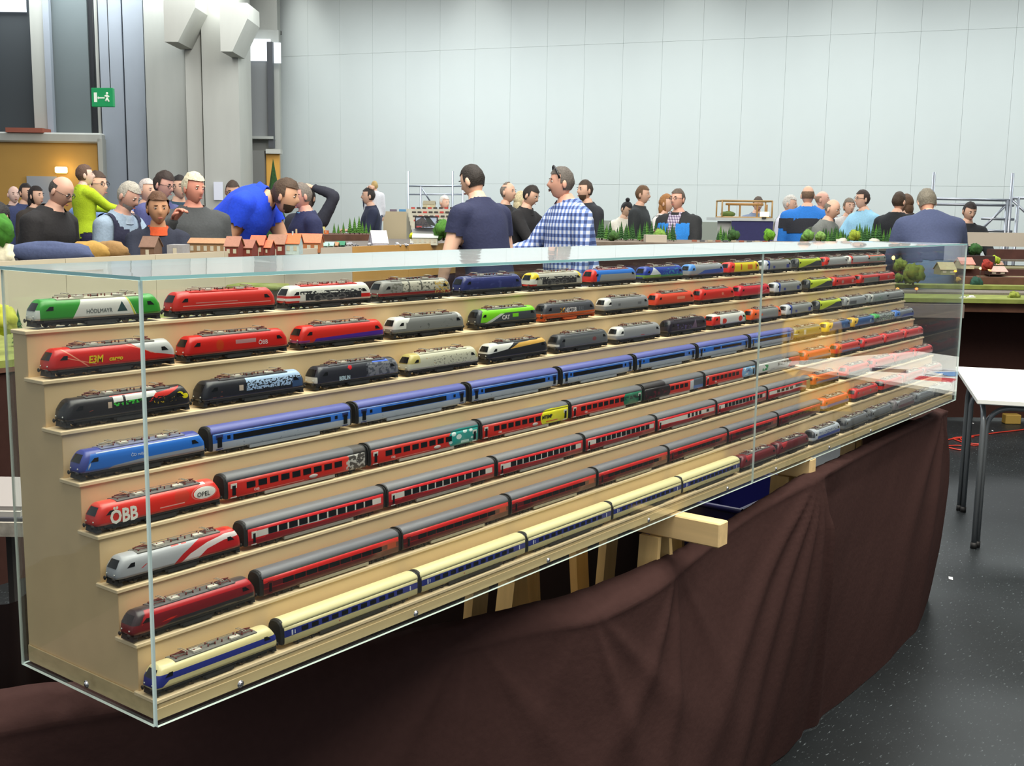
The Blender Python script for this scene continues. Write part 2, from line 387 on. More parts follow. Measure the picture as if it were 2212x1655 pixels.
# exit sign
GRN = M('exit sign green', (22, 150, 88), .5, emis=.25); WHT = M('exit sign white', (232, 240, 225), .5, emis=.3)
o, w, h = frame_box(198, 190, 247, 231, 15.0, .06)
t = thing('exit_sign', 'green exit sign with a running figure, arrow and door, hung before the grey piers', 'sign', o, YAW - .12)
b = MB(); b.cbox(0, 0, 0, w, .06, h, .006); b.build('panel', GRN, t)
b = MB(); b.box(w * .13, -.004, h * .25, w * .27, 0, h * .75); b.build('door_symbol', WHT, t)
b = MB(); b.box(w * .34, -.004, h * .44, w * .62, 0, h * .5); b.add([(w * .34, -.004, h * .38), (w * .34, -.004, h * .56), (w * .29, -.004, h * .47)], [(0, 1, 2)]); b.build('arrow_symbol', WHT, t)
b = MB()
for q in (((.72, .62), (.74, .45)), ((.74, .45), (.82, .27)), ((.74, .45), (.66, .3)), ((.72, .6), (.83, .52)), ((.72, .6), (.63, .55))):
    b.tube([(w * q[0][0], -.003, h * q[0][1]), (w * q[1][0], -.003, h * q[1][1])], .011, 6)
b.ell((w * .74, -.003, h * .71), .016, .004, .016); b.build('running_figure', WHT, t)
b = MB()
for s_ in (.15, .85): b.tube([(w * s_, .03, h), (w * s_, .03, h + 1.6)], .006, 6)
b.build('hanger', M('sign wire', (90, 94, 98), .5, .5), t)
# wall lamp glowing on the ochre panel
p = at(130, 367, 21.85)
t = thing('wall_lamp', 'glowing warm wall lamp on the ochre wood wall', 'lamp', p, YAW)
b = MB(); b.cbox(-.11, 0, -.06, .11, .1, .06, .02); b.build('lamp_shade', M('glowing lamp', (255, 225, 150), .5, emis=5.0), t)
b = MB(); b.cbox(-.07, .09, -.05, .07, .15, .05, .01); b.build('bracket', M('lamp bracket', (90, 80, 60), .5), t)
pl = bpy.data.lights.new('wall_lamp_light', 'POINT'); pl.energy = 6; pl.color = (1, .7, .3); pl.shadow_soft_size = .1
plo = bpy.data.objects.new('wall_lamp_light', pl); COL.objects.link(plo); pp = at(130, 367, 21.6); plo.location = tuple(pp)

b = MB(); b.box(2.5, -12.4, 0, 44, -12.0, 9.0); b.build('wall_right', M('dim side wall', (104, 104, 102), .9), kind='structure')
# ------------------------------------------------------------------ display case: stepped birch stand under a glass cover
ZB = 0.87; LC = 3.619; DC = 0.342; HC = 0.600; GT = 0.005
NROW = 8
def row_y(r): return 0.0066 + 0.041 * (NROW - r)          # front edge of tread r (1 top .. 8 bottom)
def row_z(r): return ZB + 0.029 + 0.0685 * (NROW - r)
WOOD = M('birch plywood', (238, 206, 158), .5, noise=.05, scale=6, stretch=(.4, 3, 3))
WOODE = M('birch edge', (246, 220, 178), .5, noise=.06, scale=8, stretch=(.3, 4, 4))
RAIL = M('base rail wood', (216, 190, 142), .45, noise=.12, scale=7, stretch=(.25, 6, 14))
case = thing('display_case', 'long glass show case with eight stepped birch shelves full of model trains', 'display case', (0, 0, ZB))
X0, X1 = 0.009, 3.600
for sx in (X0, X1 - .012):
    prof = [(DC - .008, 0.0)]
    prof += [(row_y(8) + .004, 0.0)]
    for r in range(8, 0, -1):
        z = row_z(r) - ZB - .006
        prof.append((row_y(r) + .004, z))
        if r > 1: prof.append((row_y(r - 1) + .004, z))
    prof.append((DC - .008, row_z(1) - ZB - .006))
    n = len(prof); b = MB()
    b.add([(sx, y, z) for y, z in prof] + [(sx + .012, y, z) for y, z in prof], [tuple(range(n)), tuple(range(n, 2 * n))[::-1]] + [(i, i + n, (i + 1) % n + n, (i + 1) % n) for i in range(n)])
    b.build('side_panel', WOOD, case)
for r in range(1, 9):
    z = row_z(r) - ZB; yb = row_y(r - 1) + .010 if r > 1 else DC - .008
    b = MB(); b.cbox(X0 - .004, row_y(r), z - .006, X1 + .004, yb, z, .001); b.build('tread', WOODE, case)
    if r < 8:
        zl = row_z(r + 1) - ZB
        b = MB(); b.box(X0 + .0005, row_y(r) + .0035, zl + .0002, X1 - .0005, row_y(r) + .010, z - .0062); b.build('riser', WOOD, case)
b = MB(); b.cbox(X0, .0085, 0, X1, .03, .0225, .002); b.build('base_rail', RAIL, case)
b = MB(); b.cbox(X0 - .003, .0068, 0.0, X1 + .003, .0087, .0165, .0007); b.build('rail_batten', RAIL, case)
b = MB(); b.cbox(X0 - .003, .0088, 0.0, X0 - .0005, DC - .01, .026, .0008); b.build('end_rail', RAIL, case)
b = MB(); b.box(X0 + .013, .035, .002, X1 - .013, DC - .009, .008); b.build('base_board', WOOD, case)
SCR = M('chrome screw', (205, 205, 208), .2, 1.0)
def screw(p, ax):
    b = MB()
    if ax == 'y': b.ell(p, .0042, .0024, .0042, 0, 10, 6); b.tube([(p[0], p[1] + .0005, p[2]), (p[0], p[1] + .0009, p[2])], .0058, 12)
    else: b.ell(p, .0024, .0042, .0042, 0, 10, 6); b.tube([(p[0] + .0005, p[1], p[2]), (p[0] + .0009, p[1], p[2])], .0058, 12)
    b.build('screw', SCR, case)
for px in ((518, 1473), (897, 1325), (1183, 1213), (1400, 1128), (1570, 1057), (1675, 1013), (1790, 965), (1880, 927), (1965, 890)):
    q = aty(*px, -.003); screw((q[0], -.0055, .011), 'y')
screw((-.0055, .158, .014), 'x')
GLS = glass_mat('clear acrylic', (.965, .985, .98)); GLT = glass_mat('clear acrylic lid', (.93, .955, .955), 1.5, .025, .10)
EDG = M('lit acrylic edge', (222, 240, 236), .25); EDGB = M('blue green acrylic edge', (150, 205, 208), .3)  # bright look of the sheet edges painted in as pale colour, no glow
def pane(x0, y0, z0, x1, y1, z1, g=GLS, e=EDG):
    d = [x1 - x0, y1 - y0, z1 - z0]; ax = d.index(min(d)); b = MB(); b.box(x0, y0, z0, x1, y1, z1)
    big = {0: (3, 5), 1: (2, 4), 2: (0, 1)}[ax]
    b.m = [0 if i in big else 1 for i in range(6)]
    return b.build('glass_pane', [g, e], case)
XJ = 1.822
pane(0, -.003, -.004, XJ - .0008, GT - .003, HC - GT); pane(XJ + .0008, -.003, -.004, LC, GT - .003, HC - GT)
pane(-.003, GT - .0028, -.004, GT - .003, DC - GT, HC - GT, e=EDG); pane(LC - GT, GT - .0028, -.004, LC, DC - GT, HC - GT)
pane(0, DC - GT, -.004, LC, DC, HC - GT)
def lid_z(x, y): return .009 * math.sin(math.pi * min(1, max(0, x / LC))) ** .7 * max(0, y / DC)      # the lid bows up a little along its rear
def lid(x0, x1):
    b = MB(); nx = 20; ys = (-.003, DC * .5, DC); g = []
    for zz in (HC - GT + .0003, HC):
        for i in range(nx + 1):
            for y in ys: x = x0 + (x1 - x0) * i / nx; g.append((x, y, zz + lid_z(x, y)))
    N = (nx + 1) * 3; f = []; m = []
    for i in range(nx):
        for j in range(2):
            a = i * 3 + j; f.append((a, a + 1, a + 4, a + 3)); m.append(0); f.append((N + a, N + a + 3, N + a + 4, N + a + 1)); m.append(0)
        a = i * 3; f.append((a, a + 3, N + a + 3, N + a)); m.append(1); a += 2; f.append((a, N + a, N + a + 3, a + 3)); m.append(1)
    for i in (0, nx):
        for j in range(2): a = i * 3 + j; q = (a, N + a, N + a + 1, a + 1); f.append(q if i == 0 else q[::-1]); m.append(1)
    b.v = g; b.f = [list(q) for q in f]; b.m = m; b.sm = [False for q in m]
    b.build('glass_lid', [GLT, EDGB], case)
lid(-.003, XJ - .0008); lid(XJ + .0008, LC)
# ------------------------------------------------------------------ brown cloth hung below the case
CLOTH = M('brown cotton cloth', (62, 44, 42), .95, noise=.06, scale=60, spec=.05, bump=.12)
OUT = [(-1.15, 1.00, .70), (-.55, .72, .70), (-.014, .50, .70), (.164, .42, .70), (.396, .282, .70), (.615, .19, .70), (.764, .125, .705), (.93, .06, .711), (1.065, -.012, .713), (1.28, -.03, .724), (1.50, .0, .732), (1.87, .02, .768), (2.237, -.03, .818), (2.60, .01, .806), (2.95, .03, .803), (3.35, .05, .800), (3.70, .065, .797), (3.80, .085, .79), (3.86, .20, .775), (3.88, .50, .77)]
INN = [(-1.10, 1.08, .735), (-.50, .80, .735), (.048, .56, .742), (.20, .46, .742), (.46, .33, .742), (.66, .225, .742), (.79, .165, .745), (.95, .105, .748), (1.08, .06, .752), (1.34, .035, .756), (1.56, .045, .752), (1.90, .055, .770), (2.17, .015, .822), (2.55, .035, .818), (2.90, .055, .812), (3.30, .075, .808), (3.66, .095, .805), (3.74, .125, .80), (3.78, .22, .785), (3.80, .50, .78)]
BOT = [(-1.3, .92, 0), (-.65, .62, 0), (-.05, .42, 0), (.14, .33, 0), (.36, .19, 0), (.57, .09, 0), (.72, .03, 0), (.90, -.03, 0), (1.06, -.07, 0), (1.28, -.08, 0), (1.50, -.06, 0), (1.86, -.015, 0), (2.237, -.015, 0), (2.60, -.03, 0), (2.95, -.02, 0), (3.35, .02, 0), (3.66, .07, 0), (3.79, .105, 0), (3.86, .24, 0), (3.88, .50, 0)]
def resample(pts, n):
    p = np.array(pts); u = np.linspace(0, len(p) - 1, n); i = np.clip(np.floor(u).astype(int), 0, len(p) - 2); t = (u - i)[:, None]
    p0 = p[np.maximum(i - 1, 0)]; p1 = p[i]; p2 = p[i + 1]; p3 = p[np.minimum(i + 2, len(p) - 1)]
    return .5 * (2 * p1 + (p2 - p0) * t + (2 * p0 - 5 * p1 + 4 * p2 - p3) * t ** 2 + (3 * p1 - p0 - 3 * p2 + p3) * t ** 3)
V = lambda *a: np.array(a, float)
NC = 560; o_, i_, b_ = resample(OUT, NC), resample(INN, NC), resample(BOT, NC)
drops = np.concatenate([[0], np.linspace(.02, 1, 60)])
rows = []
tang = np.gradient(o_, axis=0); tang[:, 2] = 0; tang /= np.linalg.norm(tang, axis=1)[:, None]; nout = np.stack([tang[:, 1], -tang[:, 0], 0 * tang[:, 0]], 1)
rows.append(i_ + np.array([0, 0, -.045]) - nout * .012)
mid = (i_ + o_) / 2; crest = mid + np.array([0, 0, .006])
rows += [i_, i_ * .6 + o_ * .4 + np.array([0, 0, .006]), i_ * .25 + o_ * .75 + np.array([0, 0, .003]), o_ + nout * .004]
def ridge(th, t0, w, a):       # one soft fold along a direction out of a hanging point
    q = (th - t0) / w
    return a * math.exp(-q * q)
def fold(x, z, zt):
    h = zt - z; d = 0.0; g = min(1, h / .08)
    dx = x - 2.237; th = math.atan2(-dx, h + .02); r = math.hypot(dx, h); fade = math.exp(-(r / 1.5) ** 2)
    if dx < .25:          # fan of long sweeps down to the near side
        for t0, w, a in ((-.02, .06, .030), (.26, .10, .016), (.56, .10, .018), (.84, .09, .016), (1.12, .08, .014)): d += ridge(th + .10 * math.sin(r * 2.0), t0, w, a) * fade * min(1, r / .15)
    if dx > 0: d -= .020 * min(1, dx / .05) * math.exp(-dx / .9) * g
    for x0, s_, a in ((3.70, 1, .020), (1.42, 1, .012), (.80, 1, .010), (1.05, -1, .008)):
        ex = x - x0; t2 = math.atan2(-ex * s_, h + .03); r2 = math.hypot(ex, h)
        for t0, w, k in ((.40, .11, 1.0), (.85, .11, .8), (-.4, .12, .5)): d += ridge(t2 + .12 * math.sin(r2 * 3 + x0), t0, w, a * k) * math.exp(-(r2 / .9) ** 2) * min(1, r2 / .12)
    d += .012 * math.sin(3.4 * (x + .8 * h) + 1.0) * min(1, h / .3) + .014 * mnoise.noise(Vector((x * 1.6 + h * 1.2, h * 1.6, 1.3))) * g + 0.0018 * mnoise.noise(Vector((x * 9 + h * 7, h * 6, 4.0))) * g
    d += .0025 * mnoise.noise(Vector((x * 12, h * 14, 2.0))) * math.exp(-h / .10)
    return d
for t in drops[1:]:
    P_ = o_ * (1 - t) + b_ * t; P_ = P_.copy(); P_[:, 2] = o_[:, 2] * (1 - t) + .004
    belly = .022 * math.sin(math.pi * min(1, t * 1.0)) 
    for c in range(NC):
        f_ = fold(P_[c, 0], P_[c, 2], o_[c, 2]) + belly; P_[c] += nout[c] * f_
    rows.append(P_)
for c in range(NC):      # small gathers along the rim
    g = .008 * mnoise.noise(Vector((o_[c, 0] * 12, 0, 2))) + .005 * mnoise.noise(Vector((o_[c, 0] * 30, 1, 2)))
    for k in (1, 2, 3): rows[k][c, 2] += g * (.4 if k == 1 else 1.0)
G = np.array(rows); nr = len(rows); b = MB()
b.add(G.reshape(-1, 3), [(r * NC + c, (r + 1) * NC + c, (r + 1) * NC + c + 1, r * NC + c + 1) for r in range(nr - 1) for c in range(NC - 1)], 0, True)
o = b.build('brown_cloth', CLOTH, label='dark brown cloth draped in folds below the glass show case to the floor', cat='cloth')
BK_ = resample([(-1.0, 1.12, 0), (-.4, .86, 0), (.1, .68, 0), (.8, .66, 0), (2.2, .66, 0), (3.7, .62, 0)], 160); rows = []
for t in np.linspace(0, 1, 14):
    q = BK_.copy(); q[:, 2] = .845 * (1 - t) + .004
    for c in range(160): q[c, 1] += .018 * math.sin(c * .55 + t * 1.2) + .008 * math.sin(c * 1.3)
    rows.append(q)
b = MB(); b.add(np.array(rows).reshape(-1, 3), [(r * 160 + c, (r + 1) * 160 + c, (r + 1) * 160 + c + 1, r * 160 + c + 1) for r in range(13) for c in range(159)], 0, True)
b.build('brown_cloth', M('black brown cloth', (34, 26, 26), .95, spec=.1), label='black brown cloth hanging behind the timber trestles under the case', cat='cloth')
# ------------------------------------------------------------------ timber trestles under the case
PINE = M('pine batten', (222, 190, 130), .55, noise=.10, scale=10, stretch=(5, 5, .5))
PINEH = M('pine beam', (228, 198, 144), .55, noise=.10, scale=10, stretch=(5, .5, 5))
def trestle(x, y0, y1, lab, xleg=.13):
    t = thing('timber_trestle', lab, 'trestle', (x, 0, 0)); zt = ZB - .0045
    b = MB(); b.cbox(-.022, y0, zt - .058, .022, y1, zt, .003); b.build('cross_beam', PINEH, t)
    for (yy, sy) in ((max(.06, y0 + .09), -1), (.46, 1)):
        for sx in (-1, 1):
            b = MB(); a = V(sx * .024, yy, zt - .06); c = V(sx * xleg, yy + sy * .02, .0)
            d = (c - a); w, dp = .026, .011
            b.add([(a[0] + i * dp * .6, a[1] + j * w, a[2] - .0) for i, j in ((-1, -1), (1, -1), (1, 1), (-1, 1))] + [(c[0] + i * dp, c[1] + j * w, 0.0) for i, j in ((-1, -1), (1, -1), (1, 1), (-1, 1))],
                  [(0, 1, 2, 3), (7, 6, 5, 4), (0, 4, 5, 1), (1, 5, 6, 2), (2, 6, 7, 3), (3, 7, 4, 0)]); b.build('leg', PINE, t)
    for sx in (-1, 1):
        b = MB(); b.cbox(sx * xleg * .82 - .01, .04, .16, sx * xleg * .82 + .01, .43, .20, .002); b.build('brace', PINE, t)
    return t
trestle(.62, .27, .60, 'first pine trestle from the near end of the show case', .10)
trestle(1.43, -.118, .62, 'pine trestle whose beam end juts out past the show case', .12)
trestle(2.22, -.004, .62, 'pine trestle beneath the far half of the case, beam end under cloth', .12)
trestle(3.10, .12, .62, 'pine trestle at the far end of the show case', .12)
for k, (px, py, px2, py2, yy) in enumerate(((1245, 1235, 1235, 1290, .40), (1330, 1205, 1310, 1260, .30), (1110, 1290, 1090, 1330, .44), (1050, 1300, 1040, 1345, .30))):
    a = aty(px, py, yy); x = a[0]; b = MB(); s_ = (-1) ** k
    b.add([(x - .028 + i * .056 + s_ * .0, yy + j * .024, ZB - .01) for i, j in ((0, 0), (1, 0), (1, 1), (0, 1))] + [(x - .028 + i * .056 + s_ * .10, yy + j * .024, 0) for i, j in ((0, 0), (1, 0), (1, 1), (0, 1))],
          [(0, 1, 2, 3), (7, 6, 5, 4), (0, 4, 5, 1), (1, 5, 6, 2), (2, 6, 7, 3), (3, 7, 4, 0)])
    b.build('pine_prop', PINE, label=['slanting pine prop under the middle of the case', 'broad pine prop nearest the jutting beam', 'pine prop deep in the shade under the case', 'fourth pine prop from the far end under the case'][k], cat='prop', group='pine props under the case')
# storage crate under the case
q = aty(1585, 1085, .42); t = thing('storage_crate', 'dark blue plastic crate standing on a stool under the case', 'crate', (q[0], .42, 0))
CB_ = M('dark blue crate plastic', (28, 30, 92), .35)
b = MB(); zc = q[2] - .10
b.box(-.24, -.13, zc, .24, .17, zc + .01); 
for (x0, y0, x1, y1) in ((-.26, -.15, .26, -.135), (-.26, .175, .26, .19), (-.26, -.135, -.245, .175), (.245, -.135, .26, .175)): b.box(x0, y0, zc, x1, y1, zc + .15)
b.build('crate_body', CB_, t)
b = MB(); b.tube([(-.27, -.16, zc + .15), (.27, -.16, zc + .15), (.27, .2, zc + .15), (-.27, .2, zc + .15), (-.27, -.16, zc + .15)], .010, 8, cap=False); b.build('rim', CB_, t)
b = MB(); b.tube([(-.1, -.155, zc + .15), (-.1, -.165, zc + .10), (.1, -.165, zc + .10), (.1, -.155, zc + .15)], .007, 8); b.build('handle', M('red crate handle', (170, 30, 40), .4), t)
b = MB(); b.cbox(-.22, -.12, zc - .03, .22, .16, zc, .004)
for sx in (-1, 1):
    for sy in (-.09, .13): b.box(sx * .19 - .015, sy - .015, 0, sx * .19 + .015, sy + .015, zc - .03)
o = b.build('stool', M('dark wood stool', (60, 44, 34), .6), None, loc=(q[0], .42, 0), label='dark wooden stool under the blue crate', cat='stool')
# ------------------------------------------------------------------ white table with steel tube legs
A_ = V(4.575, .165, 0); u_ = V(.35, -.937, 0); v_ = V(.936, .352, 0); u_ /= np.linalg.norm(u_); v_ = V(-u_[1], u_[0], 0)
ang = math.atan2(v_[1], v_[0])
TL, TW, TZ = 1.22, 1.7, .735
t = thing('table', 'white topped folding table with grey steel tube legs beside the show case', 'table', A_, ang)   # local X along v, local -Y along u
b = MB(); b.cbox(0, -TW, TZ - .026, TL, 0, TZ, .004); b.build('table_top', M('white laminate', (236, 240, 236), .35), t)
STL = M('steel tube', (128, 134, 138), .30, .45)
def leg(x, y, sx, sy):
    for (dx, dy, ex, ey) in ((0, 0, sx, 0), (.030 * sx, .018 * sy, 0, sy)):
        b = MB(); p0 = V(x + dx, y + dy, 0)
        top = TZ - .05; pts = [p0, p0 + V(0, 0, top - .10)]
        for a in np.linspace(.3, math.pi / 2, 6): pts.append(p0 + V(ex * .10 * (1 - math.cos(a)), ey * .10 * (1 - math.cos(a)), top - .10 + .10 * math.sin(a)))
        pts.append(p0 + V(ex * .5, ey * .6, top)); b.tube(pts, .0125, 12); b.build('leg', STL, t)
    b = MB(); b.tube([(x, y, 0), (x, y, .03)], .015, 10); b.tube([(x + .03 * sx, y + .018 * sy, 0), (x + .03 * sx, y + .018 * sy, .03)], .015, 10); b.build('foot_cap', M('black rubber', (24, 24, 24), .6), t)
leg(.06, -.04, 1, -1); leg(.80, -.035, -1, -1); leg(.06, -TW + .06, 1, 1); leg(.80, -TW + .06, -1, 1)
def on_table(x, y): return A_ + v_ * x - u_ * y + V(0, 0, TZ + .0006)
fly = [(.45, -.46, .3, (96, 178, 222), 'pale blue leaflet with a dark line lying on the white table'), (.30, -.85, 1.1, (206, 60, 70), 'red and white flyer on the white table'), (.55, -.95, .4, (110, 160, 220), 'blue and white flyer on the white table'), (.85, -.75, 1.9, (226, 90, 100), 'pink red flyer at the back of the white table'), (.35, -1.2, .9, (60, 56, 70), 'dark photo flyer near the table corner')]
for x, y, a, c, lab in fly:
    b = MB(); b.box(-.105, -.15, 0, .105, .15, .0012)
    tt = thing('leaflet', lab, 'leaflet', on_table(x, y), ang + a, 'leaflets on the white table')
    b.build('sheet', M('paper white', (232, 236, 240), .4), tt)
    b = MB(); b.box(-.095, -.02, .0012, .095, .14, .0016); b.build('picture', M('flyer %d %d %d' % c, c, .35), tt)
    b = MB(); b.box(-.08, -.10, .0012, .03, -.085, .0015); b.box(-.08, -.07, .0012, .06, -.06, .0015); b.build('print_line', M('flyer print', (50, 50, 60), .5), tt)
# ------------------------------------------------------------------ orange cable, yellow block on the floor
ORC = M('orange cable jacket', (170, 48, 34), .45)
pp = [atz(*q, .006) for q in ((2420, 895), (2330, 910), (2212, 928), (2160, 934), (2125, 939), (2090, 943), (2075, 948), (2090, 957), (2120, 960), (2100, 962), (2072, 953), (2060, 946), (2105, 944), (2068, 947), (2045, 951), (2038, 958), (2046, 966), (2075, 972), (2092, 969), (2078, 963), (2050, 963), (2036, 965))]
pr = resample([tuple(q) for q in pp], 110); b = MB(); b.tube(pr, .0052, 6); b.build('power_cable', ORC, label='orange power cable looped on the floor beyond the table legs', cat='cable')
q = atz(2184, 915, 0); b = MB(); b.cbox(-.06, -.04, 0, .06, .04, .075, .006); b.build('floor_block', M('yellow wood block', (150, 124, 58), .5), loc=q, rz=YAW, label='small yellow block on the floor below the far brown drape', cat='block')
for (px, py, s_, lab) in ((2054, 1250, .02, 'scrap of white paper on the dark floor near the cloth'), (2102, 915, .015, 'tiny white paper scrap on the floor below the far drape'), (2144, 931, .014, 'pale paper crumb beside the orange cable')):
    q = atz(px, py, 0); b = MB(); b.add([(-s_, -s_ * .3, .001), (s_, -s_ * .5, .001), (s_ * .8, s_ * .4, .004), (-s_ * .7, s_ * .5, .002)], [(0, 1, 2, 3)]); b.build('paper_scrap', M('paper white', (232, 236, 240), .4), loc=q, rz=.4, label=lab, cat='litter')

# ------------------------------------------------------------------ plywood chair beyond the table, seen mirrored in the front pane
d_ = ray(1757, 690); q = CP + d_ * ((.82 - CAMZ) / d_[2]); CHX, CHY = q[0], -q[1]
t = thing('plywood_chair', 'honey coloured plywood chair with thin black legs, mirrored in the front glass', 'chair', (CHX, CHY, 0), -YAW + math.pi)
PLY = M('honey plywood', (222, 176, 74), .4, noise=.06, scale=6)
b = MB(); b.loft([[(x, .02 - .035 * (1 - (x / .22) ** 2) + dy, z) for x, dy in [(u, 0) for u in np.linspace(-.22, .22, 9) * w_] + [(u, .012) for u in np.linspace(.22, -.22, 9) * w_]] for z, w_ in ((.50, .9), (.56, 1.0), (.74, 1.0), (.80, .95), (.825, .8))], 0); b.build('backrest', PLY, t)
b = MB(); b.cbox(-.22, -.42, .435, .22, -.02, .45, .004); b.build('seat', PLY, t)
b = MB(); b.cbox(-.20, -.40, .20, .20, -.385, .43, .003); b.build('front_panel', PLY, t)
for sx in (-1, 1):
    b = MB(); b.tube([(sx * .18, -.40, .43), (sx * .21, -.46, 0)], .009, 8); b.build('leg', M('black steel leg', (24, 24, 26), .4), t)
    b = MB(); b.tube([(sx * .18, -.0, .75), (sx * .18, -.02, .43), (sx * .21, .06, 0)], .009, 8); b.build('leg', M('black steel leg', (24, 24, 26), .4), t)
# ------------------------------------------------------------------ model locomotives
LB = 0.214; BZ0, BH = 0.0128, 0.0302
K_DARK = M('dark underframe plastic', (40, 38, 36), .6, noise=.25, scale=300)
K_GREY = M('roof grey plastic', (120, 118, 112), .5); K_RED = M('insulator red', (112, 44, 38), .45); K_MET = M('pantograph grey', (176, 168, 152), .4, .2)
K_DRED = M('pantograph red brown', (108, 42, 38), .45); K_GLASS = M('black window plastic', (20, 22, 26), .12); K_SILV = M('pale roof boxes', (214, 208, 194), .4, 0)
K_WH = M('headlight white', (225, 225, 215), .3); K_RIM = M('wheel rim', (110, 100, 92), .4, .6)
def prof_body():
    half = [(.0168, .0128), (.01735, .0165), (.0174, .0270), (.0170, .0325), (.0155, .0372), (.0128, .0402), (.0085, .0421), (.003, .0430)]
    return [(-y, z) for y, z in half] + [(y, z) for y, z in half[::-1]]      # from -y side up over the roof to +y side
PB = prof_body()
def rake(z):
    t = (z - .0128) / .0302
    return 0.0 if t < .34 else (.0125 * ((t - .34) / .66) ** 1.15)
def nose_stations():
    st = [(0.0, .66, 1.0), (.0012, .80, 1.0), (.0035, .91, .97), (.0085, .985, .8), (.016, 1.0, .45), (.030, 1.0, 0.0)]
    return st
def loco_body():
    b = MB(); rings = []; st = nose_stations()
    for x, w, k in st: rings.append([(x + rake(z) * k, y * w, z) for y, z in PB])
    for x in (.075, .107, .139): rings.append([(x, y, z) for y, z in PB])
    for x, w, k in st[::-1]: rings.append([(LB - x - rake(z) * k, y * w, z) for y, z in PB])
    b.loft(rings, 0, closed=True, cap0=False, cap1=False)
    n = len(PB)
    for ri, rev in ((0, False), (len(rings) - 1, True)):
        o = ri * n
        for k in range(n // 2 - 1):
            q = [o + k, o + k + 1, o + n - 2 - k, o + n - 1 - k]
            b.f.append(q[::-1] if not rev else q); b.m.append(0); b.sm.append(True)
    return b.mesh('locomotive_body', M('loco paint', (150, 150, 150)))
def screen(left):                                           # windscreen, slightly proud of the raked nose
    b = MB(); zz = [.0268, .0300, .0340, .0378]; pts = []
    for z in zz:
        hw = .0113 * (1 - .16 * (z - .0268) / .011)
        x = rake(z) - .0006
        if not left: x = LB - x
        pts += [(x + (.0011 if left else -.0011), -hw - .0012, z), (x, -hw + .002, z), (x, hw - .002, z), (x + (.0011 if left else -.0011), hw + .0012, z)]
    f = []
    for i in range(3):
        for k in range(3):
            q = (i * 4 + k, i * 4 + k + 1, i * 4 + 5 + k, i * 4 + 4 + k); f.append(q[::-1] if left else q)
    b.add(pts, f, 0, True); return b.mesh('windscreen', K_GLASS)
def cabwin(left, side):
    y = (.0178 if side > 0 else -.0178); X = lambda x: x if left else LB - x
    pts = [(X(.0150), y, .0268), (X(.0270), y, .0268), (X(.0275), y * .985, .0325), (X(.0215), y * .982, .0325)]
    b = MB(); b.add(pts + [(p[0], p[1] * .96, p[2]) for p in pts], [(0, 1, 2, 3), (3, 2, 1, 0), (0, 1, 5, 4), (1, 2, 6, 5), (2, 3, 7, 6), (3, 0, 4, 7)]); return b.mesh('cab_window', K_GLASS)
def roofpanel():
    b = MB(); ring = []
    for x in (.036, .178): ring.append([(x, y, .0436 - .000 - (abs(y) / .0118) ** 2 * .0012) for y in (-.0118, -.006, 0, .006, .0118)] + [(x, .0118, .0405), (x, -.0118, .0405)])
    b.loft(ring, 0, smooth=False); return b.mesh('roof_panel', K_GREY)
def roofgear():
    b = MB()
    for x in np.linspace(.06, .156, 9):
        b.tube([(x, -.0045, .0425), (x, -.0045, .0474)], .0011, 6, 1)
    for x in (.068, .098, .120, .148): b.tube([(x, .005, .0425), (x, .005, .0468)], .0012, 6, 1)
    b.tube([(.057, -.0045, .0475), (.159, -.0045, .0475)], .00035, 5, 0); b.tube([(.066, .005, .0469), (.15, .005, .0469)], .00035, 5, 0)
    b.box(.068, -.009, .0433, .082, .001, .0462, 2); b.box(.132, -.0105, .0433, .148, -.001, .0460, 2); b.box(.100, -.003, .0433, .108, .005, .0458, 0)
    return b.mesh('roof_equipment', [K_GREY, K_RED, K_SILV])
def panto(x, d, red):
    b = MB(); m1 = 1 if red else 0
    for y in (-.006, .006):
        b.tube([(x - .010, y, .0452), (x + .010, y, .0452)], .0006, 5, m1)
        for q in (-.009, .009): b.tube([(x + q, y, .0425), (x + q, y, .0455)], .0012, 6, 2)
    for q in (-.010, .010): b.tube([(x + q, -.006, .0452), (x + q, .006, .0452)], .0006, 5, m1)
    k = 1 if d > 0 else -1
    b.tube([(x + .009 * k, 0, .0455), (x - .010 * k, 0, .0478)], .0009, 6, m1)
    b.tube([(x - .010 * k, 0, .0478), (x + .007 * k, 0, .0495)], .0006, 5, m1)
    for q in (.005, .0085): b.tube([(x + q * k, -.0095, .0487), (x + q * k, -.0075, .0498), (x + q * k, .0075, .0498), (x + q * k, .0095, .0487)], .0006, 5, 0)
    return b.mesh('pantograph', [K_MET, K_DRED, K_RED])
def underframe():
    b = MB(); b.box(.003, -.0150, .0085, LB - .003, .0150, .0131); b.box(.012, -.0163, .0098, LB - .012, .0163, .0127)
    b.box(.082, -.0158, .0026, .132, .0158, .0108, 0, .0012)
    for s_ in (-1, 1):
        b.box(.078, s_ * .0125, .0050, .084, s_ * .0150, .0105); b.box(.130, s_ * .0125, .0050, .136, s_ * .0150, .0105)
    for x in (.0015, LB - .0095): b.box(x, -.0140, .0030, x + .008, .0140, .0100, 0, .001)
    return b.mesh('underframe', K_DARK)
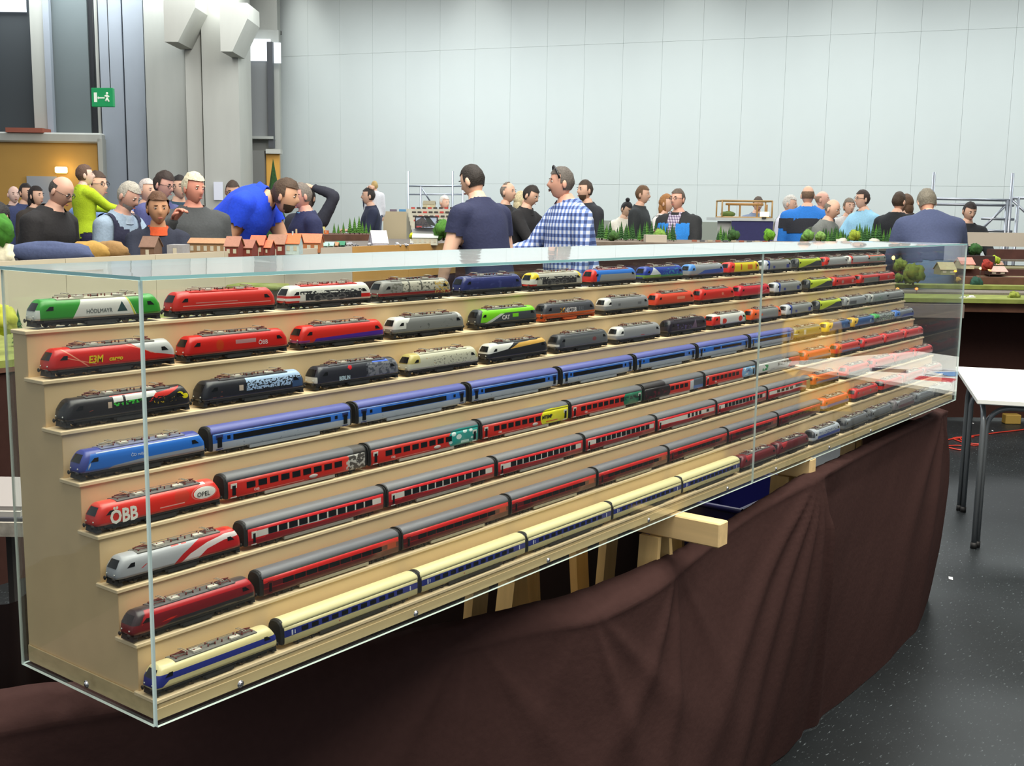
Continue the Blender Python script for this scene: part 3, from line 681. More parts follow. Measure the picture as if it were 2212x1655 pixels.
def bogie(x, wb, r=.0062):
    b = MB()
    for s_ in (-1, 1):
        y = s_ * .0118
        b.box(x - wb * .5 - .010, y - .0012, .0050, x + wb * .5 + .010, y + .0030, .0098, 0, .0006)
        b.box(x - .006, y - .0018, .0040, x + .006, y + .0018, .0095)
        for q in (-.5, .5):
            b.tube([(x + q * wb, s_ * .0088, r), (x + q * wb, s_ * .0106, r)], r, 14, 1)
            b.box(x + q * wb - .0026, y - .0018, r - .0022, x + q * wb + .0026, y + .0018, r + .0026)
    for q in (-.5, .5): b.tube([(x + q * wb, -.0088, r), (x + q * wb, .0088, r)], .0012, 6, 0)
    return b.mesh('bogie', [K_DARK, K_RIM])
def buffer_(left, s_):
    b = MB(); X = (lambda x: x) if left else (lambda x: LB - x)
    b.tube([(X(.003), s_ * .0100, .0118), (X(-.0025), s_ * .0100, .0118)], .0013, 7); b.tube([(X(-.0025), s_ * .0100, .0118), (X(-.0034), s_ * .0100, .0118)], .0030, 9)
    return b.mesh('buffer', K_DARK)
def hlight(left, s_):
    b = MB(); X = -.0004 if left else LB + .0004; b.ell((X, s_ * .0088, .0182), .0008, .0016, .0013, 0, 8, 6); return b.mesh('headlight', K_WH)
LM = dict(body=loco_body(), ws=[screen(True), screen(False)], cw=[cabwin(a, s_) for a in (True, False) for s_ in (-1, 1)], rp=roofpanel(), rg=roofgear(),
          p=[panto(.050, 1, False), panto(.164, -1, False)], pr=[panto(.050, 1, True), panto(.164, -1, True)], uf=underframe(), bg=[bogie(.046, .034), bogie(LB - .046, .034)],
          bf=[buffer_(a, s_) for a in (True, False) for s_ in (-1, 1)], hl=[hlight(a, s_) for a in (True, False) for s_ in (-1, 1)])
def loco(label, x, r, base, shapes=(), roof=(120, 118, 112), under=None, pred=True, group=None, fine=True, rough=.28, name='model_locomotive', glass=True):
    y = row_y(r) + .0185
    t = thing(name, label, 'model locomotive', (x, y, row_z(r)), 0.0, group)
    body = link('body', LM['body'], t)
    body.material_slots[0].link = 'OBJECT'; body.material_slots[0].material = livery('loco livery', base, list(shapes), LB, BZ0, BH, rough)
    if glass:
        for m in LM['ws']: link('windscreen', m, t)
        for m in LM['cw']: link('cab_window', m, t)
    rp = link('roof_panel', LM['rp'], t); rp.material_slots[0].link = 'OBJECT'; rp.material_slots[0].material = M('loco roof %d %d %d' % roof, roof, .5)
    link('roof_equipment', LM['rg'], t)
    for m in LM['pr' if pred else 'p']: link('pantograph', m, t)
    uf = link('underframe', LM['uf'], t)
    if under: uf.material_slots[0].link = 'OBJECT'; uf.material_slots[0].material = M('loco frame %d %d %d' % under, under, .5)
    for m in LM['bg']: link('bogie', m, t)
    if fine:
        for m in LM['bf']: link('buffer', m, t)
        for m in LM['hl']: link('headlight', m, t)
    return t
# ------------------------------------------------------------------ model coaches
CL = 0.302; CZ0, CH = .0080, .0385
def prof_coach():
    half = [(.0150, .0080), (.0162, .0110), (.0166, .0200), (.0164, .0300), (.0158, .0350)]
    roof = [(.0158, .0350), (.0148, .0392), (.0125, .0428), (.0085, .0452), (.003, .0464)]
    return half, roof
HC_, RC_ = prof_coach()
def coach_body():
    b = MB(); P = [(-y, z) for y, z in HC_] + [(y, z) for y, z in HC_[::-1]]
    b.loft([[(x, y, z) for y, z in P] for x in (.003, .0755, .151, .2265, CL - .003)], 0); return b.mesh('coach_body', M('coach paint', (150, 150, 150)))
def coach_roof():
    b = MB(); P = [(-y, z) for y, z in RC_] + [(y, z) for y, z in RC_[::-1]]
    b.loft([[(x, y * w, z - d) for y, z in P] for x, w, d in ((.0005, .97, .0012), (.004, 1, 0), (.151, 1, 0), (CL - .004, 1, 0), (CL - .0005, .97, .0012))], 0); return b.mesh('coach_roof', M('coach roof', (96, 96, 100)))
def gangway(left):
    b = MB(); P = [(-y * .93, z) for y, z in HC_] + [(-y * .93, z) for y, z in RC_[1:]] ; P = P + [(-y, z) for y, z in P[::-1]]
    X = (lambda x: x) if left else (lambda x: CL - x)
    rr = [[(X(x), y * w, z * w + .004 * (1 - w) * 5) for y, z in P] for x, w in ((.0031, 1.0), (-.001, .99), (-.0035, .9))]
    b.loft(rr, 0, smooth=False); return b.mesh('gangway', M('gangway black', (26, 24, 24), .6))
def collar(x):
    b = MB(); P = [(-y * 1.02, z) for y, z in HC_] + [(-y * 1.02, z + .0006) for y, z in RC_[1:]]; P = P + [(-y, z) for y, z in P[::-1]]
    b.loft([[(x, y, z) for y, z in P], [(x + .003, y, z) for y, z in P]], 0, smooth=False, cap0=True, cap1=True); return b.mesh('end_collar', M('gangway black', (26, 24, 24)))
def cbox_mesh(name, x0, x1, z0, z1, mat, off=.0005):
    b = MB(); y = lambda z: -(np.interp(z, [.008, .011, .02, .03, .035], [.0150, .0162, .0166, .0164, .0158]) + off)
    pts = [(x0, y(z0), z0), (x1, y(z0), z0), (x1, y(z1), z1), (x0, y(z1), z1)]
    b.add(pts + [(p[0], p[1] + .0012, p[2]) for p in pts], [(0, 1, 2, 3), (0, 4, 5, 1), (1, 5, 6, 2), (2, 6, 7, 3), (3, 7, 4, 0)]); return b.mesh(name, mat)
def skirt(x0, x1, mat):
    b = MB(); b.box(x0, -.0160, .0030, x1, -.0135, .0078); b.box(x0, .0135, .0030, x1, .0160, .0078); b.box(x0, -.012, .0045, x1, .012, .0079); return b.mesh('skirt_panel', mat)
CB = [bogie(.048, .029, .0053), bogie(CL - .048, .029, .0053)]; CBODY = coach_body(); CROOF = coach_roof(); CG = [gangway(True), gangway(False)]; CCOL = collar(-.0020)
_cw = {}
def strip(name, x0, x1, z0, z1, mat, off=.0005):
    k = (name, round(x0, 4), round(x1, 4), z0, z1, mat.name, off)
    if k not in _cw: _cw[k] = cbox_mesh(name, x0, x1, z0, z1, mat, off)
    return _cw[k]
def coach(label, x, r, base, shapes, roofc, windows, extra=(), skirtc=(176, 168, 150), group=None, first=False, doors=(), name='model_coach', cab=False, collar_=True):
    t = thing(name, label, 'model coach', (x, row_y(r) + .0185, row_z(r)), 0.0, group)
    o = link('body', CBODY, t); o.material_slots[0].link = 'OBJECT'; o.material_slots[0].material = livery('coach livery', base, list(shapes), CL, CZ0, .027, .3)
    o = link('roof', CROOF, t); o.material_slots[0].link = 'OBJECT'
    o.material_slots[0].material = M('coach roof %d %d %d' % roofc, roofc, .45) if isinstance(roofc[0], int) else livery('coach roof art', roofc[0], roofc[1], CL, CZ0, .027, .45)
    for m in CG: link('gangway', m, t)
    if not first and collar_: link('end_collar', CCOL, t)
    for m in CB: link('bogie', m, t)
    link('skirt_panel', _cw.setdefault(('sk', skirtc), skirt(.075, .227, M('coach skirt %d %d %d' % skirtc, skirtc, .5))), t)
    for (x0, x1, z0, z1, nm, mat) in doors: 
        d = link(nm, strip(nm, x0, x1, z0, z1, mat, .0006), t)
        link('door_window', strip('door_window', x0 + .0028, x1 - .0028, z0 + .004, z1 - .003, K_GLASS, .0011), d)
    for (x0, x1, z0, z1) in windows: link('window', strip('window', x0, x1, z0, z1, K_GLASS), t)
    for (x0, x1, z0, z1, nm, mat, off) in extra: link(nm, strip(nm, x0, x1, z0, z1, mat, off), t)
    return t
ORD = ['first', 'second', 'third', 'fourth', 'fifth', 'sixth', 'seventh', 'eighth']
SHELF = ['', 'top', 'second', 'third', 'fourth', 'fifth', 'sixth', 'seventh', 'bottom']
def x_of(px, r):              # where along shelf r a vehicle's far lower nose corner is seen
    lo, hi = -0.3, 4.2
    for _ in range(40):
        mid = (lo + hi) / 2
        if proj((mid, row_y(r) + .029, row_z(r) + .010))[0] < px: lo = mid
        else: hi = mid
    return lo
def xs_of(pxs, r, step, w=0.35):  # measured starts, kept at least one vehicle length apart
    xs = [x_of(p, r) for p in pxs]
    for i in range(1, len(xs)): xs[i] = max(xs[i], xs[i - 1] + step)
    return xs
# paints
R_ = (206, 34, 28); RB = (222, 48, 36); OR = (232, 92, 32); WH = (226, 224, 214); SG = (150, 150, 148); LG = (180, 182, 182); DG = (64, 66, 70); BK = (36, 35, 38); GRN_ = (52, 152, 48)
LIME = (196, 214, 40); APL = (128, 214, 40); NAVY = (44, 50, 110); BL = (46, 116, 206); DB = (40, 66, 160); YE = (236, 204, 44); SV = (166, 168, 172); CRM = (222, 208, 150); MAR = (120, 24, 30)
def steam(c, d=(46, 46, 50)):      # picture of a steam engine along the side
    return [('b', d, .20, .86, .10, .50), ('n', d, .14, .9, .48, .66, 26, .5), ('e', (92, 90, 90), .34, .24, .055, .2), ('e', d, .34, .24, .035, .13), ('e', (92, 90, 90), .48, .24, .055, .2), ('e', d, .48, .24, .035, .13),
            ('e', (92, 90, 90), .62, .24, .055, .2), ('e', d, .62, .24, .035, .13), ('b', (120, 116, 112), .36, .66, .16, .2), ('n', (130, 128, 124), .2, .86, .1, .55, 34, .62)]
limeL = [('p', LIME, [(.04, -.1), (.08, .9), (.98, .86), (.55, .42), (.17, -.1)]), ('p', LIME, [(.06, .68), (.10, 1.1), (.97, 1.1), (.97, .68)])]
silvB = [('b', (206, 208, 214), 0, .13, 0, 1.1), ('p', DB, [(.13, 0), (.13, 1.1), (.20, 1.1), (.17, 0)]), ('b', (60, 70, 150), .30, .37, .12, .4), ('b', (60, 70, 150), .78, .88, .1, .5)]
L1 = [
 (57, 'green and white', GRN_, [('p', (224, 222, 214), [(.27, 0), (.36, 1.1), (.70, 1.1), (.78, 0)]), ('b', (220, 224, 214), -.1, .03, 0, .5), ('p', (40, 70, 70), [(.62, .22), (.66, .74), (.705, .22)]), ('p', (210, 214, 60), [(.76, 0), (.69, 1.1), (.70, 1.1), (.775, 0)])], dict(roof=(196, 190, 170), pred=False)),
 (354, 'red with a pale pink pinstripe', (208, 46, 36), [('b', (224, 170, 160), .08, .94, .22, .26), ('b', (200, 140, 132), .2, .6, .36, .4)], dict(roof=(208, 46, 36), pred=False)),
 (599, 'white with a picture of a black steam engine', WH, [('b', R_, -.1, .14, .28, .42), ('b', R_, -.1, .13, .0, .12), ('b', R_, .8, 1.1, .1, .34)] + steam(0), dict(roof=(214, 60, 54), pred=False)),
 (800, 'grey with a red skirt and silver barrel picture', (138, 136, 130), [('b', (190, 184, 168), .30, .9, .3, .92), ('b', (96, 94, 88), .38, .40, .3, .95), ('b', (96, 94, 88), .55, .57, .3, .95), ('n', (96, 94, 84), .12, .95, .2, .8, 22, .56), ('b', (150, 34, 32), 0, 1, 0, .2), ('n', (190, 160, 90), .75, .96, .0, .8, 30, .5)], dict(roof=(130, 128, 122))),
 (978, 'plain dark navy blue', NAVY, [('n', (64, 70, 130), .1, .95, 0, .9, 14, .6)], dict(roof=(90, 92, 120))),
 (1127, 'grey with yellow cab ends and steam engine picture', (186, 182, 170), [('b', YE, -.1, .14, .5, 1.1), ('b', WH, -.1, .10, .1, .55), ('b', YE, .9, 1.1, .6, 1.1), ('b', R_, -.1, .1, 0, .14)] + steam(0), dict(roof=(190, 180, 160))),
 (1259, 'blue topped grey with a red nose', BL, [('b', SG, .16, .98, 0, .58), ('b', RB, -.1, .10, -.1, 1.1), ('p', BL, [(.10, 0), (.10, 1.1), (.22, 1.1), (.15, 0)])], dict(roof=(170, 110, 110))),
 (1373, 'blue with a white mountain and green meadow', DB, [('p', (214, 220, 224), [(.12, .2), (.24, .95), (.40, .3)]), ('b', (120, 160, 74), 0, .4, 0, .28), ('b', (60, 130, 96), .4, 1, 0, .24), ('n', (60, 140, 170), .45, .95, .2, .8, 20, .55)], dict()),
 (1471, 'grey and sky blue with a blue wave', (156, 160, 166), [('b', (84, 148, 224), -.1, .16, .4, 1.1), ('p', (60, 88, 170), [(.2, 0), (.42, .42), (.98, .5), (.98, 0)]), ('b', (84, 130, 214), .93, 1.1, .4, 1.1)], dict(roof=(180, 176, 172))),
 (1557, 'yellow with a bright red cab', (232, 206, 28), [('p', (226, 52, 48), [(-.1, -.1), (-.1, 1.1), (.20, 1.1), (.14, -.1)]), ('b', (216, 80, 40), .36, .40, .2, .8), ('b', (222, 120, 30), .58, .74, .2, .7), ('b', (216, 80, 40), .84, .88, .2, .8)], dict()),
 (1634, 'silver grey with a blue stripe behind the cab', SG, silvB, dict()),
 (1706, 'grey with a slanting lime wedge', DG, limeL, dict()),
 (1767, 'silver with a red cab', LG, [('b', RB, -.1, .10, -.1, 1.1), ('p', RB, [(.1, .2), (.1, 1.1), (.22, 1.1)]), ('b', (120, 122, 124), 0, 1, 0, .12)], dict()),
 (1820, 'light grey with a red and white nose', (174, 176, 178), [('b', WH, -.1, .06, .3, 1.1), ('p', RB, [(.06, 0), (.06, 1.1), (.16, 1.1), (.12, 0)]), ('b', (190, 60, 50), .1, 1, 0, .18)], dict()),
 (1872, 'grey green with an orange roof edge', (150, 158, 148), [('b', OR, -.1, 1.1, .82, 1.2), ('b', OR, -.1, .14, .5, 1.1), ('b', (80, 140, 90), .5, .62, .3, .6), ('b', (150, 60, 50), 0, 1, 0, .14)], dict())]
L2 = [
 (87, 'red with a silver tail and yellow lettering', R_, [('p', (190, 190, 188), [(.60, 1.1), (.66, .80), (.78, .42), (.99, .16), (1.1, .16), (1.1, 1.1)]), ('p', (236, 150, 120), [(.09, .95), (.28, .02), (.292, .02), (.105, .95)]), ('p', (236, 150, 120), [(.56, .98), (.82, .34), (.83, .34), (.575, .98)]), ('p', (236, 150, 120), [(.10, .55), (.34, .10), (.345, .13), (.11, .57)])], dict()),
 (380, 'bright red with white lettering near its rear', R_, [('b', (180, 130, 130), .46, .66, .40, .62), ('e', (196, 60, 24), .31, .42, .035, .3)], dict()),
 (627, 'red with a purple lower band', (216, 44, 34), [('p', (82, 42, 150), [(.14, 0), (.17, .22), (.6, .30), (.98, .36), (.98, 0)]), ('b', (150, 60, 130), -.1, .1, 0, .16)], dict()),
 (829, 'grey with a white cab roof', (128, 128, 126), [('b', (224, 222, 216), -.1, .16, .25, 1.1), ('p', (224, 222, 216), [(.0, .8), (0, 1.1), (.26, 1.1), (.18, .6)]), ('b', (206, 204, 200), .9, 1.1, .7, 1.1), ('n', (90, 92, 90), .3, .9, .15, .75, 18, .63)], dict()),
 (1011, 'dark grey with an apple green top band', (72, 76, 80), [('p', APL, [(.07, .66), (.10, 1.1), (.985, 1.1), (.98, .66)]), ('p', APL, [(.04, .1), (.07, .8), (.44, .64), (.17, .1)]), ('p', (206, 208, 200), [(.06, -.1), (.18, .1), (.42, .62), (.36, .62)]), ('p', (206, 208, 200), [(.05, -.1), (.20, .02), (.42, .6), (.3, .4)]), ('b', APL, .56, .66, .30, .56), ('b', DG, -.1, .035, -.1, 1.1)], dict(roof=(120, 120, 118))),
 (1155, 'charcoal with an orange lower band', (78, 78, 84), [('b', (222, 96, 36), -.1, 1.1, -.1, .22), ('b', (150, 140, 134), -.1, 1.1, .22, .25)], dict(under=(200, 84, 34))),
 (1287, 'mid grey with a white cab', (140, 140, 142), [('b', (226, 224, 220), -.1, .13, .35, 1.1), ('b', (206, 204, 200), .95, 1.1, .5, 1.1), ('b', (100, 100, 104), .28, .33, .3, .5), ('b', (100, 100, 104), .72, .8, .3, .5)], dict()),
 (1398, 'orange red with faded lettering', (226, 74, 48), [('b', (236, 140, 110), .52, .72, .35, .6)], dict(roof=(110, 100, 92))),
 (1495, 'plain red with a pale badge', (214, 44, 34), [('e', (226, 130, 110), .62, .45, .03, .14)], dict()),
 (1580, 'carmine red with a pink wave', (206, 36, 54), [('p', (226, 120, 130), [(.5, .1), (.7, .3), (.95, .6), (.95, .5), (.72, .18)])], dict()),
 (1657, 'silver grey with a blue stripe behind the cab', SG, silvB, dict()),
 (1730, 'grey with a slanting lime wedge', DG, limeL, dict()),
 (1785, 'red with two pale badges', (210, 44, 34), [('e', (190, 140, 130), .35, .4, .05, .2), ('e', (190, 140, 130), .8, .4, .05, .2)], dict()),
 (1843, 'grey flanked red', (206, 50, 40), [('b', (128, 126, 120), .16, .98, 0, .6)], dict()),
 (1893, 'red with a grey badge, last in its row,', (212, 46, 40), [('e', (180, 120, 110), .6, .45, .05, .2), ('b', WH, -.1, .05, .4, .8)], dict())]
L3 = [
 (120, 'black with a green, white and red flag picture', (40, 38, 40), [('p', (60, 190, 60), [(.36, .40), (.36, .62), (.62, .66), (.62, .46)]), ('p', (222, 222, 216), [(.36, .60), (.36, .92), (.70, .96), (.72, .66)]), ('p', (214, 52, 44), [(.34, .88), (.34, 1.04), (.9, 1.04), (.70, .92)]), ('p', (214, 52, 44), [(.64, .40), (.70, .8), (.92, .98), (.80, .62)]), ('n', (30, 28, 30), .36, .9, .2, .62, 40, .5), ('b', (30, 28, 30), .435, .455, .3, .9), ('b', (196, 172, 150), .315, .345, .36, .66), ('e', (222, 206, 30), .90, .58, .028, .13), ('e', (222, 206, 30), .945, .46, .028, .13), ('n', (190, 160, 40), .68, .88, .25, .5, 36, .6), ('p', (140, 62, 48), [(.06, .22), (.18, .36), (.22, .56), (.20, .36), (.12, .22)])], dict(roof=(90, 88, 86))),
 (417, 'black with silhouettes against a pale blue sky', (42, 42, 48), [('b', (170, 196, 226), .40, .96, .25, 1.0), ('n', (30, 32, 40), .38, .98, .1, .75, 44, .52), ('b', (60, 84, 120), .86, .97, .1, .6), ('b', (200, 180, 160), .33, .37, .3, .6), ('n', (120, 70, 60), .06, .3, .1, .4, 20, .62)], dict(roof=(80, 78, 80))),
 (660, 'dark grey with a blue roof patch and red emblem', (48, 48, 56), [('b', (128, 128, 134), .60, .97, .05, .85), ('n', (84, 86, 94), .58, .98, .05, .85, 22, .52), ('p', (44, 96, 214), [(.66, .86), (.70, 1.1), (.84, 1.1), (.86, .84)]), ('p', (200, 30, 40), [(.385, .60), (.36, .74), (.375, .86), (.41, .86), (.41, .70)]), ('b', (220, 214, 200), -.1, .02, .05, .4)], dict(roof=(92, 92, 96))),
 (861, 'pale beige with drawn figures', (206, 202, 178), [('b', (196, 180, 110), -.1, .15, .4, 1.1), ('b', (192, 184, 120), .94, 1.1, .3, 1.1), ('n', (140, 136, 120), .3, .95, .1, .7, 34, .58), ('n', (190, 150, 100), .2, .5, .2, .7, 24, .66)], dict(roof=(198, 194, 172))),
 (1034, 'white and black with an amber stripe', (42, 42, 46), [('p', (224, 222, 214), [(-.1, .2), (-.1, 1.1), (.5, 1.1), (.9, .92), (.30, .52), (.20, .2)]), ('p', (212, 164, 78), [(.34, .50), (.5, .86), (.99, 1.0), (.98, .72)])], dict(roof=(70, 70, 72))),
 (1184, 'dark grey with a lighter flank', (104, 106, 108), [('b', (74, 76, 80), -.1, 1.1, .72, 1.2), ('b', (74, 76, 80), -.1, .12, -.1, 1.2), ('e', (130, 70, 70), .70, .4, .04, .16), ('b', (210, 206, 200), -.1, .03, .12, .3)], dict(roof=(110, 110, 110))),
 (1313, 'grey with a white cab and red speck', (150, 150, 152), [('b', (226, 224, 220), -.1, .14, .3, 1.1), ('b', (206, 204, 200), .95, 1.1, .5, 1.1), ('b', (180, 60, 60), .52, .6, .12, .18)], dict()),
 (1425, 'black and dull purple', (44, 38, 48), [('p', (110, 90, 110), [(.58, .1), (.68, .85), (.72, .1)]), ('n', (84, 74, 120), .2, .6, .1, .6, 20, .56)], dict(roof=(60, 56, 60))),
 (1521, 'white with a red cab and green rear', (222, 220, 214), [('b', RB, -.1, .22, -.1, .8), ('b', (60, 160, 90), .93, 1.1, -.1, 1.1), ('e', RB, .32, .3, .07, .26), ('e', RB, .80, .35, .06, .26), ('b', WH, .2, .27, .1, .8)], dict()),
 (1606, 'grey with orange cabs at both ends', (144, 144, 142), [('b', OR, -.1, .26, -.1, 1.1), ('b', OR, .86, 1.1, -.1, 1.1), ('b', OR, .3, .34, .3, .5)], dict()),
 (1682, 'silver grey with a blue stripe behind the cab', SG, silvB, dict()),
 (1751, 'grey with a slanting lime wedge', DG, limeL, dict()),
 (1809, 'pale silver with a white arch', (158, 160, 162), [('p', WH, [(.08, .1), (.12, 1.1), (.22, 1.1), (.14, .1)]), ('b', (90, 90, 94), .2, .5, .1, .5)], dict()),
 (1861, 'silver with a white arch and green speckles', (150, 154, 154), [('p', WH, [(.08, .1), (.12, 1.1), (.24, 1.1), (.16, .1)]), ('n', (70, 140, 100), .3, .7, .1, .6, 26, .56)], dict()),
 (1906, 'dull silver, last in its row,', (150, 150, 150), [('b', (110, 110, 110), 0, 1, 0, .3)], dict())]
def put_locos(r, rows, step=.226, n_fine=6):
    xs = xs_of([q[0] for q in rows], r, step)
    out = []
    for i, (q, x) in enumerate(zip(rows, xs)):
        px, desc, base, shapes, kw = q
        out.append(loco(f'{desc} model locomotive on the {SHELF[r]} shelf', min(x, 3.597 - LB), r, base, shapes, fine=i < n_fine, group=f'model locomotives on the {SHELF[r]} shelf', **kw))
    return out
l1 = put_locos(1, L1); l2 = put_locos(2, L2); l3 = put_locos(3, L3)
TX = lambda c, n: M(n, c, .4)
YS = -.0178
text('HÖDLMAYR', .0088, TX((74, 84, 84), 'grey print'), l1[0], (.080, YS, .0195), xs=.92)
text('E3M', .0150, TX((226, 196, 20), 'yellow print'), l2[0], (.060, YS, .0185), xs=.9, shear=.15, bold=.0004); text('cargo', .0095, TX((226, 196, 20), 'yellow print'), l2[0], (.094, YS, .0190), xs=1.1, shear=.15, bold=.0003)
text('ÖBB', .0105, TX((235, 226, 224), 'white print'), l2[1], (.146, YS, .0200), xs=1.0)
text('CAT', .0130, TX((228, 230, 226), 'white print'), l2[4], (.082, YS, .0185), xs=1.05, bold=.0004)
text('HECTOR', .0150, TX((226, 226, 222), 'white print'), l2[5], (.083, YS, .0195), xs=.78, bold=.0004); text('RAIL', .0150, TX((128, 130, 136), 'dim grey print'), l2[5], (.138, YS, .0200), xs=.78)
for k in (0, 1):     # the yellow emblem of two facing arcs
    b = MB(); c0 = .0662 + .0092 * k; s_ = -1 if k == 0 else 1
    b.tube([(c0 + s_ * .0035, YS - .0001, .0205), (c0 - s_ * .0006, YS - .0001, .0228), (c0 - s_ * .0016, YS - .0001, .0255), (c0 - s_ * .0006, YS - .0001, .0282), (c0 + s_ * .0035, YS - .0001, .0305)], .0015, 6, flat=.3)
    b.build('emblem_arc', TX((240, 170, 30), 'amber print'), l2[5])
text('BERLIN', .0100, TX((190, 210, 218), 'pale print cool'), l3[2], (.055, YS, .0145), xs=.85, bold=.0003)
# ---- trains with coaches
def train(r, lpx, ldesc, lbase, lshapes, lkw, cpx, endpx, make, locos):
    l = loco(f'{ldesc} model locomotive heading the {SHELF[r]} shelf train', x_of(lpx, r), r, lbase, lshapes, group=None, **lkw)
    xs = [x_of(p, r) for p in cpx]; xe = x_of(endpx, r)
    # coaches share one pitch: straight-line fit through the measured joints
    k = np.arange(len(xs) + 1); A = np.polyfit(k, np.array(xs + [xe]), 1)
    x0 = max(xs[0], l.location.x + LB + .006); pitch = max(A[0], .308)
    cs = [make(i, x0 + .004 + i * pitch) for i in range(len(xs))]
    lx = xs_of([q[0] for q in locos], r, .226); lx0 = x0 + .004 + (len(xs) - 1) * pitch + CL + .012
    sh = max(0, lx0 - lx[0]); out = []
    lastx = 3.597 - LB; n = len(locos)
    for i, (q, x) in enumerate(zip(locos, lx)):
        x = max(x, lx0 + i * .222); x = min(x, lastx - (n - 1 - i) * .220)
        out.append(loco(f'{q[1]} model locomotive on the {SHELF[r]} shelf', x, r, q[2], q[3], fine=False, group=f'model locomotives on the {SHELF[r]} shelf', **q[4]))
    return l, cs, out
# fourth shelf: blue train
CDR = (92, 98, 168); NVY = M('navy coach door', (44, 54, 112), .4); LINE = M('pale blue line', (170, 190, 214), .4)
def mk4(i, x):
    sh = [('b', (176, 184, 196), -.1, 1.1, -.1, .46), ('b', (44, 108, 204), -.1, 1.1, .46, 1.2)]
    sh.append(('n', (120, 128, 146), .1, .9, .05, .40, 40, .66))
    win = [(.042, .252, .0218, .0304)] if i % 3 != 1 else [(.060, .240, .0218, .0304)]
    win += [(.030, .036, .0243, .0300), (.262, .268, .0243, .0300)]
    if i == 5: win = [(.030, .036, .0243, .03), (.085, .125, .0235, .03), (.135, .255, .0235, .03)]
    drs = [(.008, .022, .0090, .0325, 'door', NVY), (.280, .294, .0090, .0325, 'door', NVY)]
    c = coach(f'{ORD[i]} blue and grey model coach behind the blue locomotive', x, 4, (44, 108, 204), sh, CDR, win, [(.004, .298, .0334, .0342, 'roof_line', LINE, .0004)], (150, 154, 160), 'coaches of the blue train', i == 0, drs)
    return c
GOLD = (176, 140, 40)
t4 = train(4, 152, 'blue and grey', (44, 112, 204), [('b', (66, 78, 158), -.1, 1.1, .84, 1.2), ('p', (66, 78, 158), [(-.1, -.1), (-.1, 1.2), (.13, 1.2), (.05, .3), (.03, -.1)]), ('p', (150, 156, 166), [(.16, -.1), (.24, .12), (.5, .24), (.98, .28), (.98, -.1)]), ('p', (196, 206, 214), [(.05, .0), (.055, .3), (.115, .86), (.13, .86), (.07, .3), (.065, 0)]), ('b', (196, 206, 214), .12, .96, .82, .86)], dict(roof=(120, 124, 150), pred=False),
    [427, 734, 977, 1177, 1342, 1488, 1603], 1693, mk4, [
    (1700, 'mustard with a grey roof', (158, 140, 50), [('b', (120, 118, 100), -.1, 1.1, .8, 1.2), ('b', (206, 206, 190), .3, .38, .2, .7), ('b', (206, 206, 190), -.1, .1, .3, .42)], dict(roof=(130, 128, 110))),
    (1769, 'deep blue with a yellow cab, first of two,', (40, 82, 140), [('b', YE, -.1, .10, -.1, 1.1), ('p', (230, 190, 60), [(.1, .3), (.1, 1.1), (.3, 1.1), (.18, .3)]), ('e', (90, 130, 170), .7, .4, .04, .18)], dict()),
    (1827, 'deep blue with a yellow cab, second of two,', (38, 84, 146), [('b', (232, 186, 60), -.1, .10, -.1, 1.1), ('p', (232, 186, 60), [(.1, .3), (.1, 1.1), (.3, 1.1), (.18, .3)]), ('e', (150, 180, 200), .8, .4, .04, .18)], dict()),
    (1882, 'grey with a green cab top', (92, 98, 96), [('b', (60, 170, 80), -.1, .22, .55, 1.1), ('n', (180, 184, 180), .2, .95, .1, .9, 22, .52), ('n', (120, 190, 60), .3, .9, .1, .6, 20, .62)], dict()),
    (1931, 'blue and silver, last in its row,', (124, 128, 140), [('b', (64, 120, 204), -.1, .22, .3, 1.1), ('p', (56, 74, 160), [(.2, 0), (.4, .4), (1.1, .5), (1.1, 0)]), ('b', (60, 50, 170), .93, 1.1, .4, 1.1)], dict())])
text('ČD railjet', .0058, TX((206, 220, 236), 'pale blue print'), t4[0], (.080, YS, .0250), xs=1.1)
